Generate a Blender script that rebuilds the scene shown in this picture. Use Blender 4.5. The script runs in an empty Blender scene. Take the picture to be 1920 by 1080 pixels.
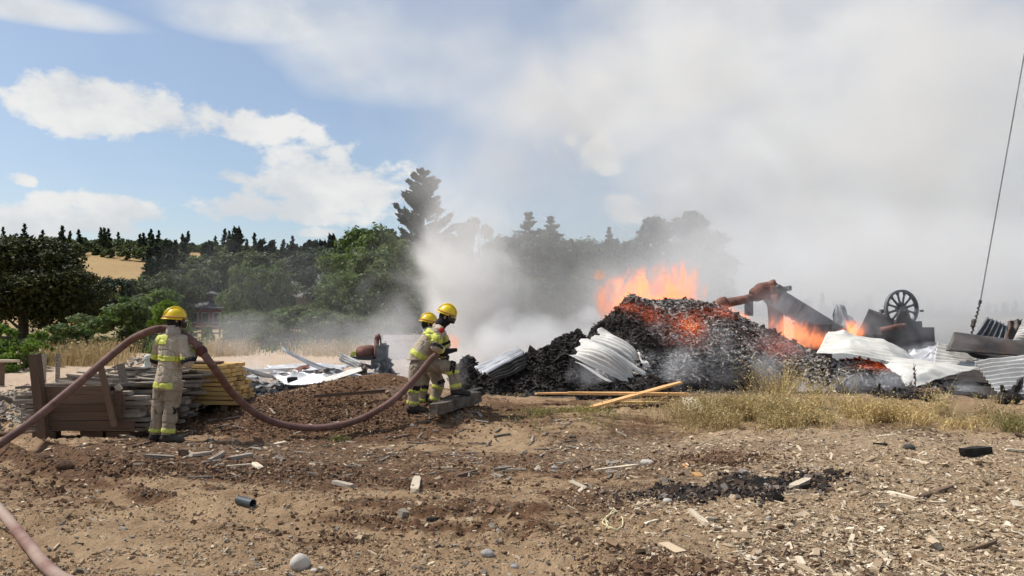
import bpy, bmesh, math, random
import numpy as np
from mathutils import Vector, Matrix, Euler, Quaternion

# ------------------------------------------------------------------ camera, world, sun, exposure
SC = bpy.context.scene
COL = SC.collection
R = math.radians
FPX = 1493.0                                  # focal length in pixels of the 1920 px wide photograph
CAMZ = 1.6
PITCH = math.atan(72 / FPX)
cam_d = bpy.data.cameras.new('camera'); cam_d.sensor_width = 36.0; cam_d.lens = 36.0 * FPX / 1920
cam_d.clip_start = 0.05; cam_d.clip_end = 6000
cam = bpy.data.objects.new('camera', cam_d); COL.objects.link(cam)
cam.location = (0, 0, CAMZ); cam.rotation_euler = (R(90) + PITCH, 0, 0)
SC.camera = cam

SUN_EL, SUN_AZ = R(56), R(-80)                # azimuth from +Y towards +X
SUN_DIR = Vector((math.sin(SUN_AZ) * math.cos(SUN_EL), math.cos(SUN_AZ) * math.cos(SUN_EL), math.sin(SUN_EL)))
sun_d = bpy.data.lights.new('sun', 'SUN'); sun_d.energy = 4.4; sun_d.angle = R(0.55); sun_d.color = (1.0, 0.95, 0.88)
sun = bpy.data.objects.new('sun', sun_d); COL.objects.link(sun)
sun.rotation_euler = (-SUN_DIR).to_track_quat('-Z', 'Y').to_euler(); sun.location = (-20, 5, 30)
SC.view_settings.view_transform = 'Standard'; SC.view_settings.look = 'None'
SC.view_settings.gamma = 1.0; SC.view_settings.exposure = 0.0; SC.view_settings.use_curve_mapping = False
SKY_STRENGTH = 0.13

def build_world():
    w = bpy.data.worlds.new("World"); SC.world = w; w.use_nodes = True
    nt = w.node_tree; N = nt.nodes; L = nt.links; N.clear()
    def M(op, a, b=None, c=None, clamp=False):
        n = N.new('ShaderNodeMath'); n.operation = op; n.use_clamp = clamp
        for i, v in enumerate((a, b, c)):
            if v is None: continue
            if isinstance(v, (int, float)): n.inputs[i].default_value = v
            else: L.new(v, n.inputs[i])
        return n.outputs[0]
    def smooth(v, lo, hi):
        n = N.new('ShaderNodeMapRange'); n.interpolation_type = 'SMOOTHERSTEP'
        L.new(v, n.inputs[0]); n.inputs[1].default_value = lo; n.inputs[2].default_value = hi
        return n.outputs[0]
    tc = N.new('ShaderNodeTexCoord').outputs['Generated']
    sp = N.new('ShaderNodeSeparateXYZ'); L.new(tc, sp.inputs[0])
    x, y, z = sp.outputs
    az = M('ARCTAN2', x, y); el = M('ARCSINE', z)
    mp = N.new('ShaderNodeMapping'); L.new(tc, mp.inputs[0]); mp.inputs['Scale'].default_value = (1, 1, 1.5)
    def noise(scale, detail, rough=0.55, off=0.0, dist=0.0):
        n = N.new('ShaderNodeTexNoise'); n.noise_dimensions = '4D'; n.inputs['Scale'].default_value = scale
        n.inputs['Detail'].default_value = detail; n.inputs['Roughness'].default_value = rough
        n.inputs['W'].default_value = off; n.inputs['Distortion'].default_value = dist
        L.new(mp.outputs[0], n.inputs['Vector']); return n.outputs['Fac']
    nb = noise(13.0, 9, 0.55, 1.3)             # billows of the cloud edges
    ns = noise(3.0, 5, 0.5, 4.7)              # soft veils
    nf = noise(34.0, 6, 0.6, 7.7)
    edge = M('ADD', M('MULTIPLY', M('SUBTRACT', nb, 0.5), 4.6), M('MULTIPLY', M('SUBTRACT', nf, 0.5), 1.6))
    # cumulus: azimuth, elevation, half widths (radians), hardness, density
    def pe(px, py): return (math.atan((px - 960) / FPX), math.atan((612 - py) / FPX * math.cos(math.atan((px - 960) / FPX))))
    def blob(px, py, rx, ry, bias=0.0):
        a, e = pe(px, py)
        ux = M('DIVIDE', M('SUBTRACT', az, a), rx / FPX); uy = M('DIVIDE', M('SUBTRACT', el, e), ry / FPX)
        lo = M('MAXIMUM', M('MULTIPLY', uy, -1.5), uy)      # flatter bases
        return M('SUBTRACT', 1.0 - bias, M('ADD', M('MULTIPLY', ux, ux), M('MULTIPLY', lo, lo))), uy
    crisp = [(170, 205, 150, 80), (340, 228, 265, 58), (590, 345, 135, 92), (705, 365, 130, 72), (530, 402, 180, 42),
             (40, 430, 130, 44), (200, 432, 140, 58), (590, 438, 70, 16), (30, 335, 30, 20, .45), (460, 468, 90, 24, .2), (1195, 388, 100, 48, .25),
             (1090, 300, 190, 70, .35), (1190, 150, 200, 90, .5), (430, 330, 90, 26, .4)]
    best = None; tops = None
    for b in crisp:
        m, uy = blob(*b)
        best = m if best is None else M('MAXIMUM', best, m)
    cl = smooth(M('ADD', best, M('MULTIPLY', edge, 0.95)), 0.05, 0.85)
    soft = [(760, 80, 330, 150), (1250, 120, 430, 210), (1700, 200, 420, 420), (1900, 480, 500, 260), (480, 40, 230, 60), (60, 15, 220, 30), (1480, 330, 260, 230)]
    sb = None
    for b in soft:
        m, _ = blob(*b)
        sb = m if sb is None else M('MAXIMUM', sb, m)
    sf = smooth(M('ADD', sb, M('MULTIPLY', M('SUBTRACT', ns, 0.5), 4.6)), -0.5, 1.5)
    # the rest of the sky: scattered cumulus of the same sort
    ng = noise(2.3, 8, 0.55, 11.0)
    outside = M('SUBTRACT', 1.0, smooth(M('ABSOLUTE', az), 1.0, 0.72))
    high = smooth(el, 0.42, 0.7)
    gen = M('MULTIPLY', smooth(ng, 0.50, 0.62), M('MAXIMUM', outside, high))
    mask = M('MAXIMUM', M('MAXIMUM', M('MAXIMUM', M('MULTIPLY', cl, 0.97), M('MULTIPLY', sf, 0.92)), gen), 0.09)
    # cloud shading: white with grey bases
    sh = smooth(M('ADD', noise(5.0, 6, 0.6, 2.1), M('MULTIPLY', M('SUBTRACT', nb, 0.5), 0.8)), 0.30, 0.72)
    cc = N.new('ShaderNodeMix'); cc.data_type = 'RGBA'; L.new(sh, cc.inputs['Factor'])
    k = 1.0 / SKY_STRENGTH
    cc.inputs['A'].default_value = (0.66 * k, 0.69 * k, 0.72 * k, 1); cc.inputs['B'].default_value = (0.86 * k, 0.86 * k, 0.845 * k, 1)
    sky = N.new('ShaderNodeTexSky'); sky.sky_type = 'NISHITA'; sky.sun_disc = False
    sky.sun_elevation = SUN_EL; sky.sun_rotation = SUN_AZ % (2 * math.pi); sky.air_density = 1.0; sky.dust_density = 1.2; sky.ozone_density = 1.0
    mx = N.new('ShaderNodeMix'); mx.data_type = 'RGBA'; L.new(mask, mx.inputs['Factor'])
    L.new(sky.outputs[0], mx.inputs['A']); L.new(cc.outputs['Result'], mx.inputs['B'])
    bg = N.new('ShaderNodeBackground'); bg.inputs['Strength'].default_value = SKY_STRENGTH
    L.new(mx.outputs['Result'], bg.inputs['Color'])
    out = N.new('ShaderNodeOutputWorld'); L.new(bg.outputs[0], out.inputs['Surface'])
    w.cycles.sampling_method = 'MANUAL'; w.cycles.sample_map_resolution = 512
build_world()
cy = SC.cycles
cy.use_denoising = True
try: cy.denoiser = 'OPENIMAGEDENOISE'; cy.denoising_input_passes = 'RGB_ALBEDO_NORMAL'
except Exception: pass
cy.max_bounces = 8; cy.diffuse_bounces = 3; cy.glossy_bounces = 2; cy.transmission_bounces = 4
cy.volume_bounces = 4; cy.transparent_max_bounces = 48; cy.volume_max_steps = 96; cy.volume_step_rate = 1.0
cy.use_adaptive_sampling = True; cy.adaptive_threshold = 0.03
cy.sample_clamp_indirect = 4.0

# ------------------------------------------------------------------ helpers
def P(px, py, Y):
    """World point seen at photograph pixel (px, py), at distance Y in front of the camera."""
    u = (px - 960) / FPX; v = (540 - py) / FPX
    fw = math.cos(PITCH) - v * math.sin(PITCH); up = math.sin(PITCH) + v * math.cos(PITCH)
    s = Y / fw
    return Vector((u * s, Y, CAMZ + up * s))
def XW(px, Y): return (px - 960) / FPX * Y

def _hash(ix, iy, iz, seed):
    h = (ix.astype(np.int64) * 374761393 + iy.astype(np.int64) * 668265263 + iz.astype(np.int64) * 2147483647 + seed * 1274126177) & 0xffffffff
    h = ((h ^ (h >> 13)) * 1274126177) & 0xffffffff
    h = ((h ^ (h >> 16)) * 2246822519) & 0xffffffff
    return ((h ^ (h >> 15)) & 0xffffff) / float(0xffffff)
def vnoise(x, y, z=None, seed=0):
    """Smooth value noise in -1..1, vectorised."""
    x = np.asarray(x, float); y = np.asarray(y, float); z = np.zeros_like(x) if z is None else np.asarray(z, float)
    ix, iy, iz = np.floor(x), np.floor(y), np.floor(z)
    fx, fy, fz = x - ix, y - iy, z - iz
    fx, fy, fz = [f * f * f * (f * (f * 6 - 15) + 10) for f in (fx, fy, fz)]
    ix, iy, iz = ix.astype(np.int64), iy.astype(np.int64), iz.astype(np.int64)
    r = 0
    for dx in (0, 1):
        wx = fx if dx else 1 - fx
        for dy in (0, 1):
            wy = fy if dy else 1 - fy
            for dz in (0, 1):
                wz = fz if dz else 1 - fz
                r = r + wx * wy * wz * _hash(ix + dx, iy + dy, iz + dz, seed)
    return r * 2 - 1
def fbm(x, y, z=None, octv=4, seed=0, gain=0.5):
    a, s, t = 1.0, 0.0, 0.0
    x = np.asarray(x, float); y = np.asarray(y, float)
    f = 1.0
    for o in range(octv):
        s = s + a * vnoise(x * f + o * 17.3, y * f + o * 9.1, None if z is None else np.asarray(z, float) * f, seed + o)
        t += a; a *= gain; f *= 2.03
    return s / t
def sstep(a, b, v):
    t = np.clip((np.asarray(v, float) - a) / (b - a), 0, 1); return t * t * (3 - 2 * t)

def tag(o, label=None, cat=None, group=None, kind=None):
    if label: o['label'] = label
    if cat: o['category'] = cat
    if group: o['group'] = group
    if kind: o['kind'] = kind
    return o
def empty(name, loc=(0, 0, 0), rz=0.0):
    o = bpy.data.objects.new(name, None); COL.objects.link(o); o.location = loc; o.rotation_euler = (0, 0, rz)
    o.empty_display_size = 0.2; return o
def link(name, me, parent=None, mat=None, loc=None):
    o = bpy.data.objects.new(name, me); COL.objects.link(o)
    if mat is not None:
        me.materials.clear()
        for m in (mat if isinstance(mat, (list, tuple)) else [mat]): me.materials.append(m)
    if loc is not None: o.location = loc
    if parent is not None: o.parent = parent
    return o
def np_mesh(name, V, F, smooth=False, mats=None):
    """Mesh from arrays: V (n,3); F (m,k) with k = 3 or 4."""
    V = np.asarray(V, np.float32); F = np.asarray(F, np.int32)
    me = bpy.data.meshes.new(name); k = F.shape[1]
    me.vertices.add(len(V)); me.vertices.foreach_set('co', V.ravel())
    me.loops.add(F.size); me.loops.foreach_set('vertex_index', F.ravel())
    me.polygons.add(len(F)); me.polygons.foreach_set('loop_start', np.arange(0, F.size, k, dtype=np.int32))
    me.polygons.foreach_set('loop_total', np.full(len(F), k, np.int32))
    me.polygons.foreach_set('use_smooth', np.full(len(F), bool(smooth)))
    if mats is not None: me.polygons.foreach_set('material_index', np.asarray(mats, np.int32))
    me.update(calc_edges=True); return me
class MB:
    """Collects simple shapes; build() links them as one mesh object."""
    def __init__(s): s.v = []; s.f = []; s.m = []
    def add(s, vs, fs, mi=0):
        b = len(s.v); s.v += [tuple(v) for v in vs]; s.f += [tuple(b + i for i in f) for f in fs]; s.m += [mi] * len(fs); return s
    def box(s, c, d, rot=None, mi=0, jit=0.0, taper=0.0, rnd=random):
        hx, hy, hz = d[0] / 2, d[1] / 2, d[2] / 2; vs = []
        for sx in (-1, 1):
            for sy in (-1, 1):
                for sz in (-1, 1):
                    t = 1 - taper * (sx + 1) / 2
                    v = Vector((sx * hx + rnd.uniform(-jit, jit), sy * hy * t + rnd.uniform(-jit, jit), sz * hz * t + rnd.uniform(-jit, jit) * .3))
                    if rot is not None: v = rot @ v
                    vs.append(v + Vector(c))
        return s.add(vs, [(0, 1, 3, 2), (4, 6, 7, 5), (0, 4, 5, 1), (2, 3, 7, 6), (0, 2, 6, 4), (1, 5, 7, 3)], mi)
    def tube(s, pts, rad, n=8, mi=0, cap=True):
        pts = [Vector(p) for p in pts]; rs = rad if isinstance(rad, (list, tuple)) else [rad] * len(pts)
        up = Vector((0.13, 0.21, 1)).normalized(); vs = []
        for i, p in enumerate(pts):
            t = (pts[min(i + 1, len(pts) - 1)] - pts[max(i - 1, 0)]).normalized()
            a = t.cross(up)
            if a.length < 1e-4: a = t.cross(Vector((1, 0, 0)))
            a.normalize(); b = t.cross(a).normalized()
            for k in range(n):
                th = 2 * math.pi * k / n; vs.append(p + (a * math.cos(th) + b * math.sin(th)) * rs[i])
        fs = []
        for i in range(len(pts) - 1):
            for k in range(n):
                fs.append((i * n + k, i * n + (k + 1) % n, (i + 1) * n + (k + 1) % n, (i + 1) * n + k))
        if cap: fs += [tuple(reversed(range(n))), tuple((len(pts) - 1) * n + k for k in range(n))]
        return s.add(vs, fs, mi)
    def ell(s, c, r, rot=None, seg=14, rings=9, mi=0):
        vs = [Vector((0, 0, -1))]
        for i in range(1, rings):
            ph = -math.pi / 2 + math.pi * i / rings
            for k in range(seg):
                th = 2 * math.pi * k / seg; vs.append(Vector((math.cos(ph) * math.cos(th), math.cos(ph) * math.sin(th), math.sin(ph))))
        vs.append(Vector((0, 0, 1)))
        out = []
        for v in vs:
            w = Vector((v.x * r[0], v.y * r[1], v.z * r[2]))
            if rot is not None: w = rot @ w
            out.append(w + Vector(c))
        fs = [(0, 1 + (k + 1) % seg, 1 + k) for k in range(seg)]
        for i in range(rings - 2):
            for k in range(seg):
                a = 1 + i * seg; fs.append((a + k, a + (k + 1) % seg, a + seg + (k + 1) % seg, a + seg + k))
        a = 1 + (rings - 2) * seg; t = len(vs) - 1
        fs += [(a + k, a + (k + 1) % seg, t) for k in range(seg)]
        return s.add(out, fs, mi)
    def cone(s, p0, p1, r0, r1, n=14, mi=0):
        """Rounded tapered limb segment."""
        p0, p1 = Vector(p0), Vector(p1)
        s.tube([p0, p0.lerp(p1, .33), p0.lerp(p1, .67), p1], [r0, r0 + (r1 - r0) * .33, r0 + (r1 - r0) * .67, r1], n, mi)
        s.ell(p0, (r0,) * 3, seg=n, mi=mi); s.ell(p1, (r1,) * 3, seg=n, mi=mi); return s
    def mesh(s, name, smooth=False):
        me = bpy.data.meshes.new(name); me.from_pydata(s.v, [], s.f); me.update()
        me.polygons.foreach_set('material_index', s.m)
        if smooth: me.polygons.foreach_set('use_smooth', [True] * len(s.f))
        return me
    def build(s, name, mat, parent=None, loc=None, smooth=False): return link(name, s.mesh(name, smooth), parent, mat, loc)

# ------------------------------------------------------------------ materials
class NT:
    def __init__(s, name, kind='surf'):
        s.m = bpy.data.materials.new(name); s.m.use_nodes = True; s.t = s.m.node_tree; s.N = s.t.nodes; s.L = s.t.links
        s.N.clear(); s.out = s.N.new('ShaderNodeOutputMaterial')
        s._tc = None
    def n(s, typ, **kw):
        x = s.N.new(typ)
        for k, v in kw.items(): setattr(x, k, v)
        return x
    def set(s, node, key, v):
        if isinstance(v, bpy.types.NodeSocket): s.L.new(v, node.inputs[key])
        else: node.inputs[key].default_value = v
    def tc(s, which='Object'):
        if s._tc is None: s._tc = s.n('ShaderNodeTexCoord')
        return s._tc.outputs[which]
    def map(s, vec, scale=(1, 1, 1), loc=(0, 0, 0), rot=(0, 0, 0)):
        m = s.n('ShaderNodeMapping'); s.set(m, 'Vector', vec); m.inputs['Scale'].default_value = scale; m.inputs['Location'].default_value = loc; m.inputs['Rotation'].default_value = rot
        return m.outputs[0]
    def noise(s, vec, scale, detail=4, rough=0.55, dist=0.0, out='Fac'):
        x = s.n('ShaderNodeTexNoise'); s.set(x, 'Vector', vec)
        x.inputs['Scale'].default_value = scale; x.inputs['Detail'].default_value = detail; x.inputs['Roughness'].default_value = rough; x.inputs['Distortion'].default_value = dist
        return x.outputs[out]
    def math(s, op, a, b=None, c=None, clamp=False):
        x = s.n('ShaderNodeMath', operation=op); x.use_clamp = clamp
        for i, v in enumerate((a, b, c)):
            if v is not None: s.set(x, i, v)
        return x.outputs[0]
    def vmath(s, op, a, b=None):
        x = s.n('ShaderNodeVectorMath', operation=op); s.set(x, 0, a)
        if b is not None: s.set(x, 1, b)
        return x.outputs['Value' if op in ('LENGTH', 'DOT_PRODUCT') else 'Vector']
    def rng(s, v, a, b, c=0.0, d=1.0, smooth=True):
        x = s.n('ShaderNodeMapRange'); x.interpolation_type = 'SMOOTHSTEP' if smooth else 'LINEAR'
        s.set(x, 0, v); x.inputs[1].default_value = a; x.inputs[2].default_value = b; x.inputs[3].default_value = c; x.inputs[4].default_value = d
        return x.outputs[0]
    def mix(s, f, a, b, mode='MIX'):
        x = s.n('ShaderNodeMix', data_type='RGBA', blend_type=mode); s.set(x, 'Factor', f)
        for key, v in (('A', a), ('B', b)):
            if isinstance(v, (tuple, list)): v = (v[0], v[1], v[2], 1.0)
            s.set(x, key, v)
        return x.outputs['Result']
    def ramp(s, f, stops):
        x = s.n('ShaderNodeValToRGB'); s.set(x, 'Fac', f); e = x.color_ramp.elements
        while len(e) < len(stops): e.new(0.5)
        for i, (p, c) in enumerate(stops): e[i].position = p; e[i].color = (c[0], c[1], c[2], 1)
        return x.outputs['Color']
    def bump(s, h, strength=0.4, dist=0.02, normal=None):
        x = s.n('ShaderNodeBump'); s.set(x, 'Height', h); x.inputs['Strength'].default_value = strength; x.inputs['Distance'].default_value = dist
        if normal is not None: s.set(x, 'Normal', normal)
        return x.outputs[0]
    def principled(s, color, rough=0.8, metal=0.0, normal=None, spec=0.3, emis=None, estr=None):
        x = s.n('ShaderNodeBsdfPrincipled')
        if isinstance(color, (tuple, list)): color = (color[0], color[1], color[2], 1)
        s.set(x, 'Base Color', color); s.set(x, 'Roughness', rough); s.set(x, 'Metallic', metal); s.set(x, 'Specular IOR Level', spec)
        if normal is not None: s.set(x, 'Normal', normal)
        if emis is not None: s.set(x, 'Emission Color', emis); s.set(x, 'Emission Strength', estr)
        s.L.new(x.outputs[0], s.out.inputs['Surface']); return x
def C3(c, k): return tuple(min(1, x * k) for x in c)
def plain(name, col, rough=0.8, metal=0.0, var=0.25, scale=6.0, bump=0.3, bscale=40.0, bdist=0.01, col2=None, island=0.0, spec=0.3, stretch=(1, 1, 1), tint=None, patch=0.5):
    """General weathered surface: two-tone noise, fine grain, bump; island > 0 varies each separate piece; tint adds a stain colour."""
    t = NT(name); v = t.map(t.tc(), stretch)
    n1 = t.noise(v, scale, 5, 0.6)
    c = t.mix(t.rng(n1, 0.3, 0.7), C3(col, 1 - var), C3(col, 1 + var) if col2 is None else col2)
    n2 = t.noise(v, scale * 9, 4, 0.65)
    c = t.mix(1.0, c, t.mix(n2, (0.72, 0.72, 0.72), (1.25, 1.25, 1.25)), 'MULTIPLY')
    if tint is not None:
        c = t.mix(t.rng(t.noise(v, scale * 0.6, 6, 0.7, 0.4), patch, patch + 0.15), c, tint)
    if island:
        g = t.n('ShaderNodeNewGeometry').outputs['Random Per Island']
        oi = t.n('ShaderNodeObjectInfo').outputs['Random']
        rr = t.math('FRACT', t.math('ADD', g, oi))
        c = t.mix(1.0, c, t.mix(rr, (1 - island,) * 3, (1 + island,) * 3), 'MULTIPLY')
    nb = t.noise(v, bscale, 5, 0.65)
    t.principled(c, rough, metal, t.bump(nb, bump, bdist), spec)
    return t.m
# ------------------------------------------------------------------ terrain
def H(x, y):
    """Ground height, metres (large forms only)."""
    x = np.asarray(x, float); y = np.asarray(y, float)
    h = 0.30 * sstep(11.0, 16.0, y) * sstep(-9.0, -3.5, x) + 0.12 * sstep(14, 30, y) * (1 - sstep(-9.0, -3.5, x))
    def g(cx, cy, sx, sy, a, p=2): return a * np.exp(-(np.abs((x - cx) / sx) ** p + np.abs((y - cy) / sy) ** p))
    h = h + g(-3.5, 13.6, 1.7, 1.0, 0.46) + g(-2.15, 14.3, 1.2, 0.9, 0.42) + g(-1.15, 12.7, 1.1, 0.9, 0.24)
    h = h + g(0.9, 12.3, 1.4, 0.9, 0.20) + g(1.0, 11.5, 1.1, .45, 0.10) - g(1.9, 11.3, 0.7, 0.5, 0.09)
    h = h + g(-8.3, 19.0, 1.5, 1.2, 0.75) + g(-10.4, 21, 1.3, 1.3, 0.35) + g(-2.4, 12.0, 0.9, 0.5, 0.10)
    h = h + 0.5 * sstep(30, 60, y) + 0.9 * sstep(45, 120, y)
    h = h + 0.16 * vnoise(x * 0.22 + 3, y * 0.22, seed=5) * sstep(3, 9, y) * (1 - 0.5 * sstep(12, 30, y))
    return h
def h1(x, y): return float(H(np.array([x]), np.array([y]))[0])
def G(px, py):
    """Ground point seen at pixel (px, py)."""
    lo, hi = 3.0, 110.0
    for _ in range(50):
        m = (lo + hi) / 2; p = P(px, py, m)
        if p.z > h1(p.x, m): lo = m
        else: hi = m
    p = P(px, py, lo); p.z = h1(p.x, lo); return p
def GY(px, Y):
    """Ground point in column px at distance Y."""
    x = XW(px, Y); return Vector((x, Y, h1(x, Y)))
def relief(x, y):
    """Clods, ruts and crumbs of the soil."""
    near = 1 - sstep(25, 45, y)
    clod = np.clip(fbm(x * 0.55 + 7, y * 0.8, octv=3, seed=21) * 1.8 + 0.15, 0, 1)
    chipy = sstep(-0.5, 2.5, x) * (1 - sstep(10.3, 11.6, y))
    clod = clod * (1 - 0.65 * chipy)
    d = 0.085 * clod * np.abs(fbm(x * 4.2, y * 4.2, octv=4, seed=31)) * 1.4 + 0.026 * fbm(x * 11, y * 11, octv=3, seed=41, gain=.7)
    d = d + 0.045 * np.clip(fbm(x * 8.0, y * 8.0, octv=2, seed=47) - 0.12, 0, 1) * clod * 1.6
    d = d + 0.03 * fbm(x * 1.6, y * 1.6, octv=3, seed=51)
    # wheel ruts sweeping from lower centre-left to the left
    for off in (0.0, 0.62):
        yc = 6.3 + off + 0.10 * (x + 2.0) ** 2 * np.where(x < -2, 1, 0.35) - 0.33 * (x + 2.0)
        m = np.exp(-((y - yc) / 0.16) ** 2) * (1 - sstep(-0.9, 0.2, x)); r = np.exp(-(np.abs(np.abs(y - yc) - 0.26) / 0.09) ** 2) * (1 - sstep(-0.9, 0.2, x))
        d = d - 0.060 * m * (0.8 + 0.4 * vnoise(x * 6, y * 6, seed=3)) + 0.050 * r * (0.7 + 0.6 * vnoise(x * 3, y * 9, seed=4))
    dug = np.exp(-(((x + 2.5) / 1.5) ** 2 + ((y - 12.3) / 0.8) ** 2))
    d = d + dug * 0.12 * np.abs(fbm(x * 3.1, y * 3.1, octv=4, seed=77))
    return d * near
def surf(x, y): return H(x, y) + relief(x, y)
def s1(x, y): return float(surf(np.array([x]), np.array([y]))[0])

def ground_material():
    t = NT('soil'); pos = t.n('ShaderNodeNewGeometry').outputs['Position']
    sx = t.n('ShaderNodeSeparateXYZ'); t.set(sx, 0, pos); X, Y, Z = sx.outputs
    big = t.noise(pos, 0.55, 5, 0.6); mid = t.noise(pos, 2.6, 6, 0.65); fine = t.noise(pos, 16, 6, 0.7); grit = t.noise(pos, 70, 4, 0.7)
    vo = t.n('ShaderNodeTexVoronoi'); t.set(vo, 'Vector', pos); vo.inputs['Scale'].default_value = 24
    tan = t.mix(t.rng(mid, 0.3, 0.7), (0.30, 0.200, 0.115), (0.47, 0.333, 0.203))
    brown = t.mix(t.rng(fine, 0.3, 0.7), (0.090, 0.047, 0.026), (0.205, 0.120, 0.068))
    # how dark / freshly turned the soil is
    a = t.n('ShaderNodeAttribute'); a.attribute_name = 'turned'
    streak = t.noise(t.map(pos, (1.3, 4.2, 1)), 2.4, 7, .72)
    f = t.math('ADD', t.math('MULTIPLY', a.outputs['Fac'], 1.0), t.math('ADD', t.math('MULTIPLY', t.math('SUBTRACT', mid, 0.5), 1.3), t.math('MULTIPLY', t.math('SUBTRACT', streak, 0.5), 1.9)))
    c = t.mix(t.rng(f, 0.25, 0.75), tan, brown)
    b = t.n('ShaderNodeAttribute'); b.attribute_name = 'pale'
    c = t.mix(t.math('MULTIPLY', b.outputs['Fac'], 0.9), c, t.mix(mid, (0.50, 0.37, 0.26), (0.62, 0.50, 0.38)))
    e = t.n('ShaderNodeAttribute'); e.attribute_name = 'char'
    c = t.mix(t.rng(t.math('ADD', e.outputs['Fac'], t.math('MULTIPLY', t.math('SUBTRACT', fine, 0.5), 0.9)), 0.3, 0.7), c, t.mix(grit, (0.015, 0.014, 0.014), (0.11, 0.095, 0.085)))
    k = t.n('ShaderNodeAttribute'); k.attribute_name = 'chips'
    chipc = t.mix(vo.outputs['Color'], (0.26, 0.195, 0.125), (0.58, 0.475, 0.335))
    c = t.mix(t.math('MULTIPLY', k.outputs['Fac'], t.rng(fine, 0.4, 0.6, 0.1, 0.7)), c, chipc)
    w = t.n('ShaderNodeAttribute'); w.attribute_name = 'weed'
    c = t.mix(t.math('MULTIPLY', w.outputs['Fac'], 0.75), c, t.mix(fine, (0.16, 0.13, 0.05), (0.34, 0.27, 0.12)))
    c = t.mix(1.0, c, t.mix(grit, (0.58, 0.57, 0.56), (1.40, 1.38, 1.36)), 'MULTIPLY')
    hb = t.math('ADD', t.math('MULTIPLY', fine, 1.0), t.math('MULTIPLY', grit, 0.45))
    t.principled(c, 0.95, 0, t.bump(hb, 0.95, 0.045), 0.15)
    return t.m

def zones(x, y):
    n = fbm(x * 0.9, y * 1.3, octv=4, seed=61)
    def g(cx, cy, sx, sy): return np.exp(-(((x - cx) / sx) ** 2 + ((y - cy) / sy) ** 2))
    turned = 0.36 + 0.85 * n + 0.55 * sstep(7.2, 9.0, y) * (1 - sstep(9.5, 11, y)) * (1 - sstep(1.5, 3.5, x)) - 0.22 * (1 - sstep(6.2, 7.4, y)) * (1 - sstep(-1.0, 1, x)) - 0.15 * sstep(1, 3, x)
    turned += 1.0 * g(-2.4, 12.4, 1.5, 0.9) + 0.6 * g(-3.4, 11.6, 1.8, 0.6) + 0.35 * g(-3.2, 13.5, 2.2, 0.8) + 0.35 * g(1.0, 11.6, 1.6, 0.7) + 0.5 * g(0.3, 13.2, 1.2, 0.9)
    turned += 0.6 * g(-2.6, 8.4, 1.5, 0.35) + 0.55 * g(-4.4, 8.8, 1.0, 0.3) + 0.4 * g(0.2, 7.6, 1.6, 0.35)
    for off in (0.0, 0.62):
        yc = 6.3 + off + 0.10 * (x + 2.0) ** 2 * np.where(x < -2, 1, 0.35) - 0.33 * (x + 2.0)
        turned += 0.42 * np.exp(-(np.abs(np.abs(y - yc) - 0.22) / 0.07) ** 2) * (1 - sstep(-0.6, 0.6, x)) * (.6 + .8 * vnoise(x * 2.2, y * 2.2, seed=14)) - .25 * np.exp(-((y - yc) / .15) ** 2) * (1 - sstep(-0.6, 0.6, x))
    pale = sstep(16, 19, y) * (1 - sstep(-1.2, 0.5, x)) * (1 - 0.45 * sstep(55, 80, y))
    pale = np.maximum(pale, 0.95 * g(-8.3, 19.0, 1.7, 1.3))
    char = sstep(14.6, 16, y) * sstep(-1.5, -0.5, x) * (1 - sstep(30, 40, y)) + 1.0 * g(2.35, 7.6, 0.62, 0.30) + 0.5 * g(-4.5, 19, 2.2, 1.5) + 0.45 * sstep(13.6, 14.6, y) * sstep(3.2, 4.2, x) * (1 - sstep(30, 40, y))
    char = char + 0.45 * g(-8.6, 14.5, 2.0, 1.4)
    chips = sstep(0.2, 2.6, x + 0.5 * n) * (1 - sstep(10.8, 11.8, y)) + 0.35 * g(0.2, 10.6, 2.2, 0.9) + 0.3 * g(-3.0, 9.7, 2.2, 0.7)
    weed = 0.9 * g(4.2, 13.0, 1.6, 1.0) + 0.8 * g(7.4, 12.6, 1.9, 0.9) + 0.35 * g(0.5, 12.6, 0.9, 0.7) + sstep(38, 48, y) * 0.9
    return [np.clip(v, 0, 1) for v in (turned, pale, char, chips, weed)]

def build_ground():
    nr, nc = 520, 600
    t = np.linspace(-1.15, 1.15, nc); t = t * (0.72 + 0.28 * (t / 1.15) ** 2)
    ys = np.concatenate([np.exp(np.linspace(math.log(2.2), math.log(26), int(nr * .84))), np.exp(np.linspace(math.log(26.4), math.log(160), nr - int(nr * .84)))])
    YY, TT = np.meshgrid(ys, t, indexing='ij'); XX = YY * TT
    ZZ = surf(XX.ravel(), YY.ravel())
    V = np.stack([XX.ravel(), YY.ravel(), ZZ], 1)
    i = np.arange(nr - 1)[:, None] * nc + np.arange(nc - 1)[None, :]; i = i.ravel()
    F = np.stack([i, i + 1, i + nc + 1, i + nc], 1)
    me = np_mesh('ground', V, F, True)
    for nm, a in zip(('turned', 'pale', 'char', 'chips', 'weed'), zones(V[:, 0], V[:, 1])):
        at = me.attributes.new(nm, 'FLOAT', 'POINT'); at.data.foreach_set('value', a.astype(np.float32))
    o = link('ground', me, mat=ground_material()); tag(o, 'bare trampled earth of the yard, tan and dark brown with ruts and wood chips', kind='structure')
    bm = MB(); s = 3500
    bm.add([(-s, -s, -.6), (s, -s, -.6), (s, s, -.6), (-s, s, -.6)], [(0, 1, 2, 3)])
    o2 = bm.build('land', plain('land_soil', (0.30, 0.23, 0.13), var=0.3, scale=0.05)); tag(o2, 'open land around the yard out to the horizon', kind='structure')

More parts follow.
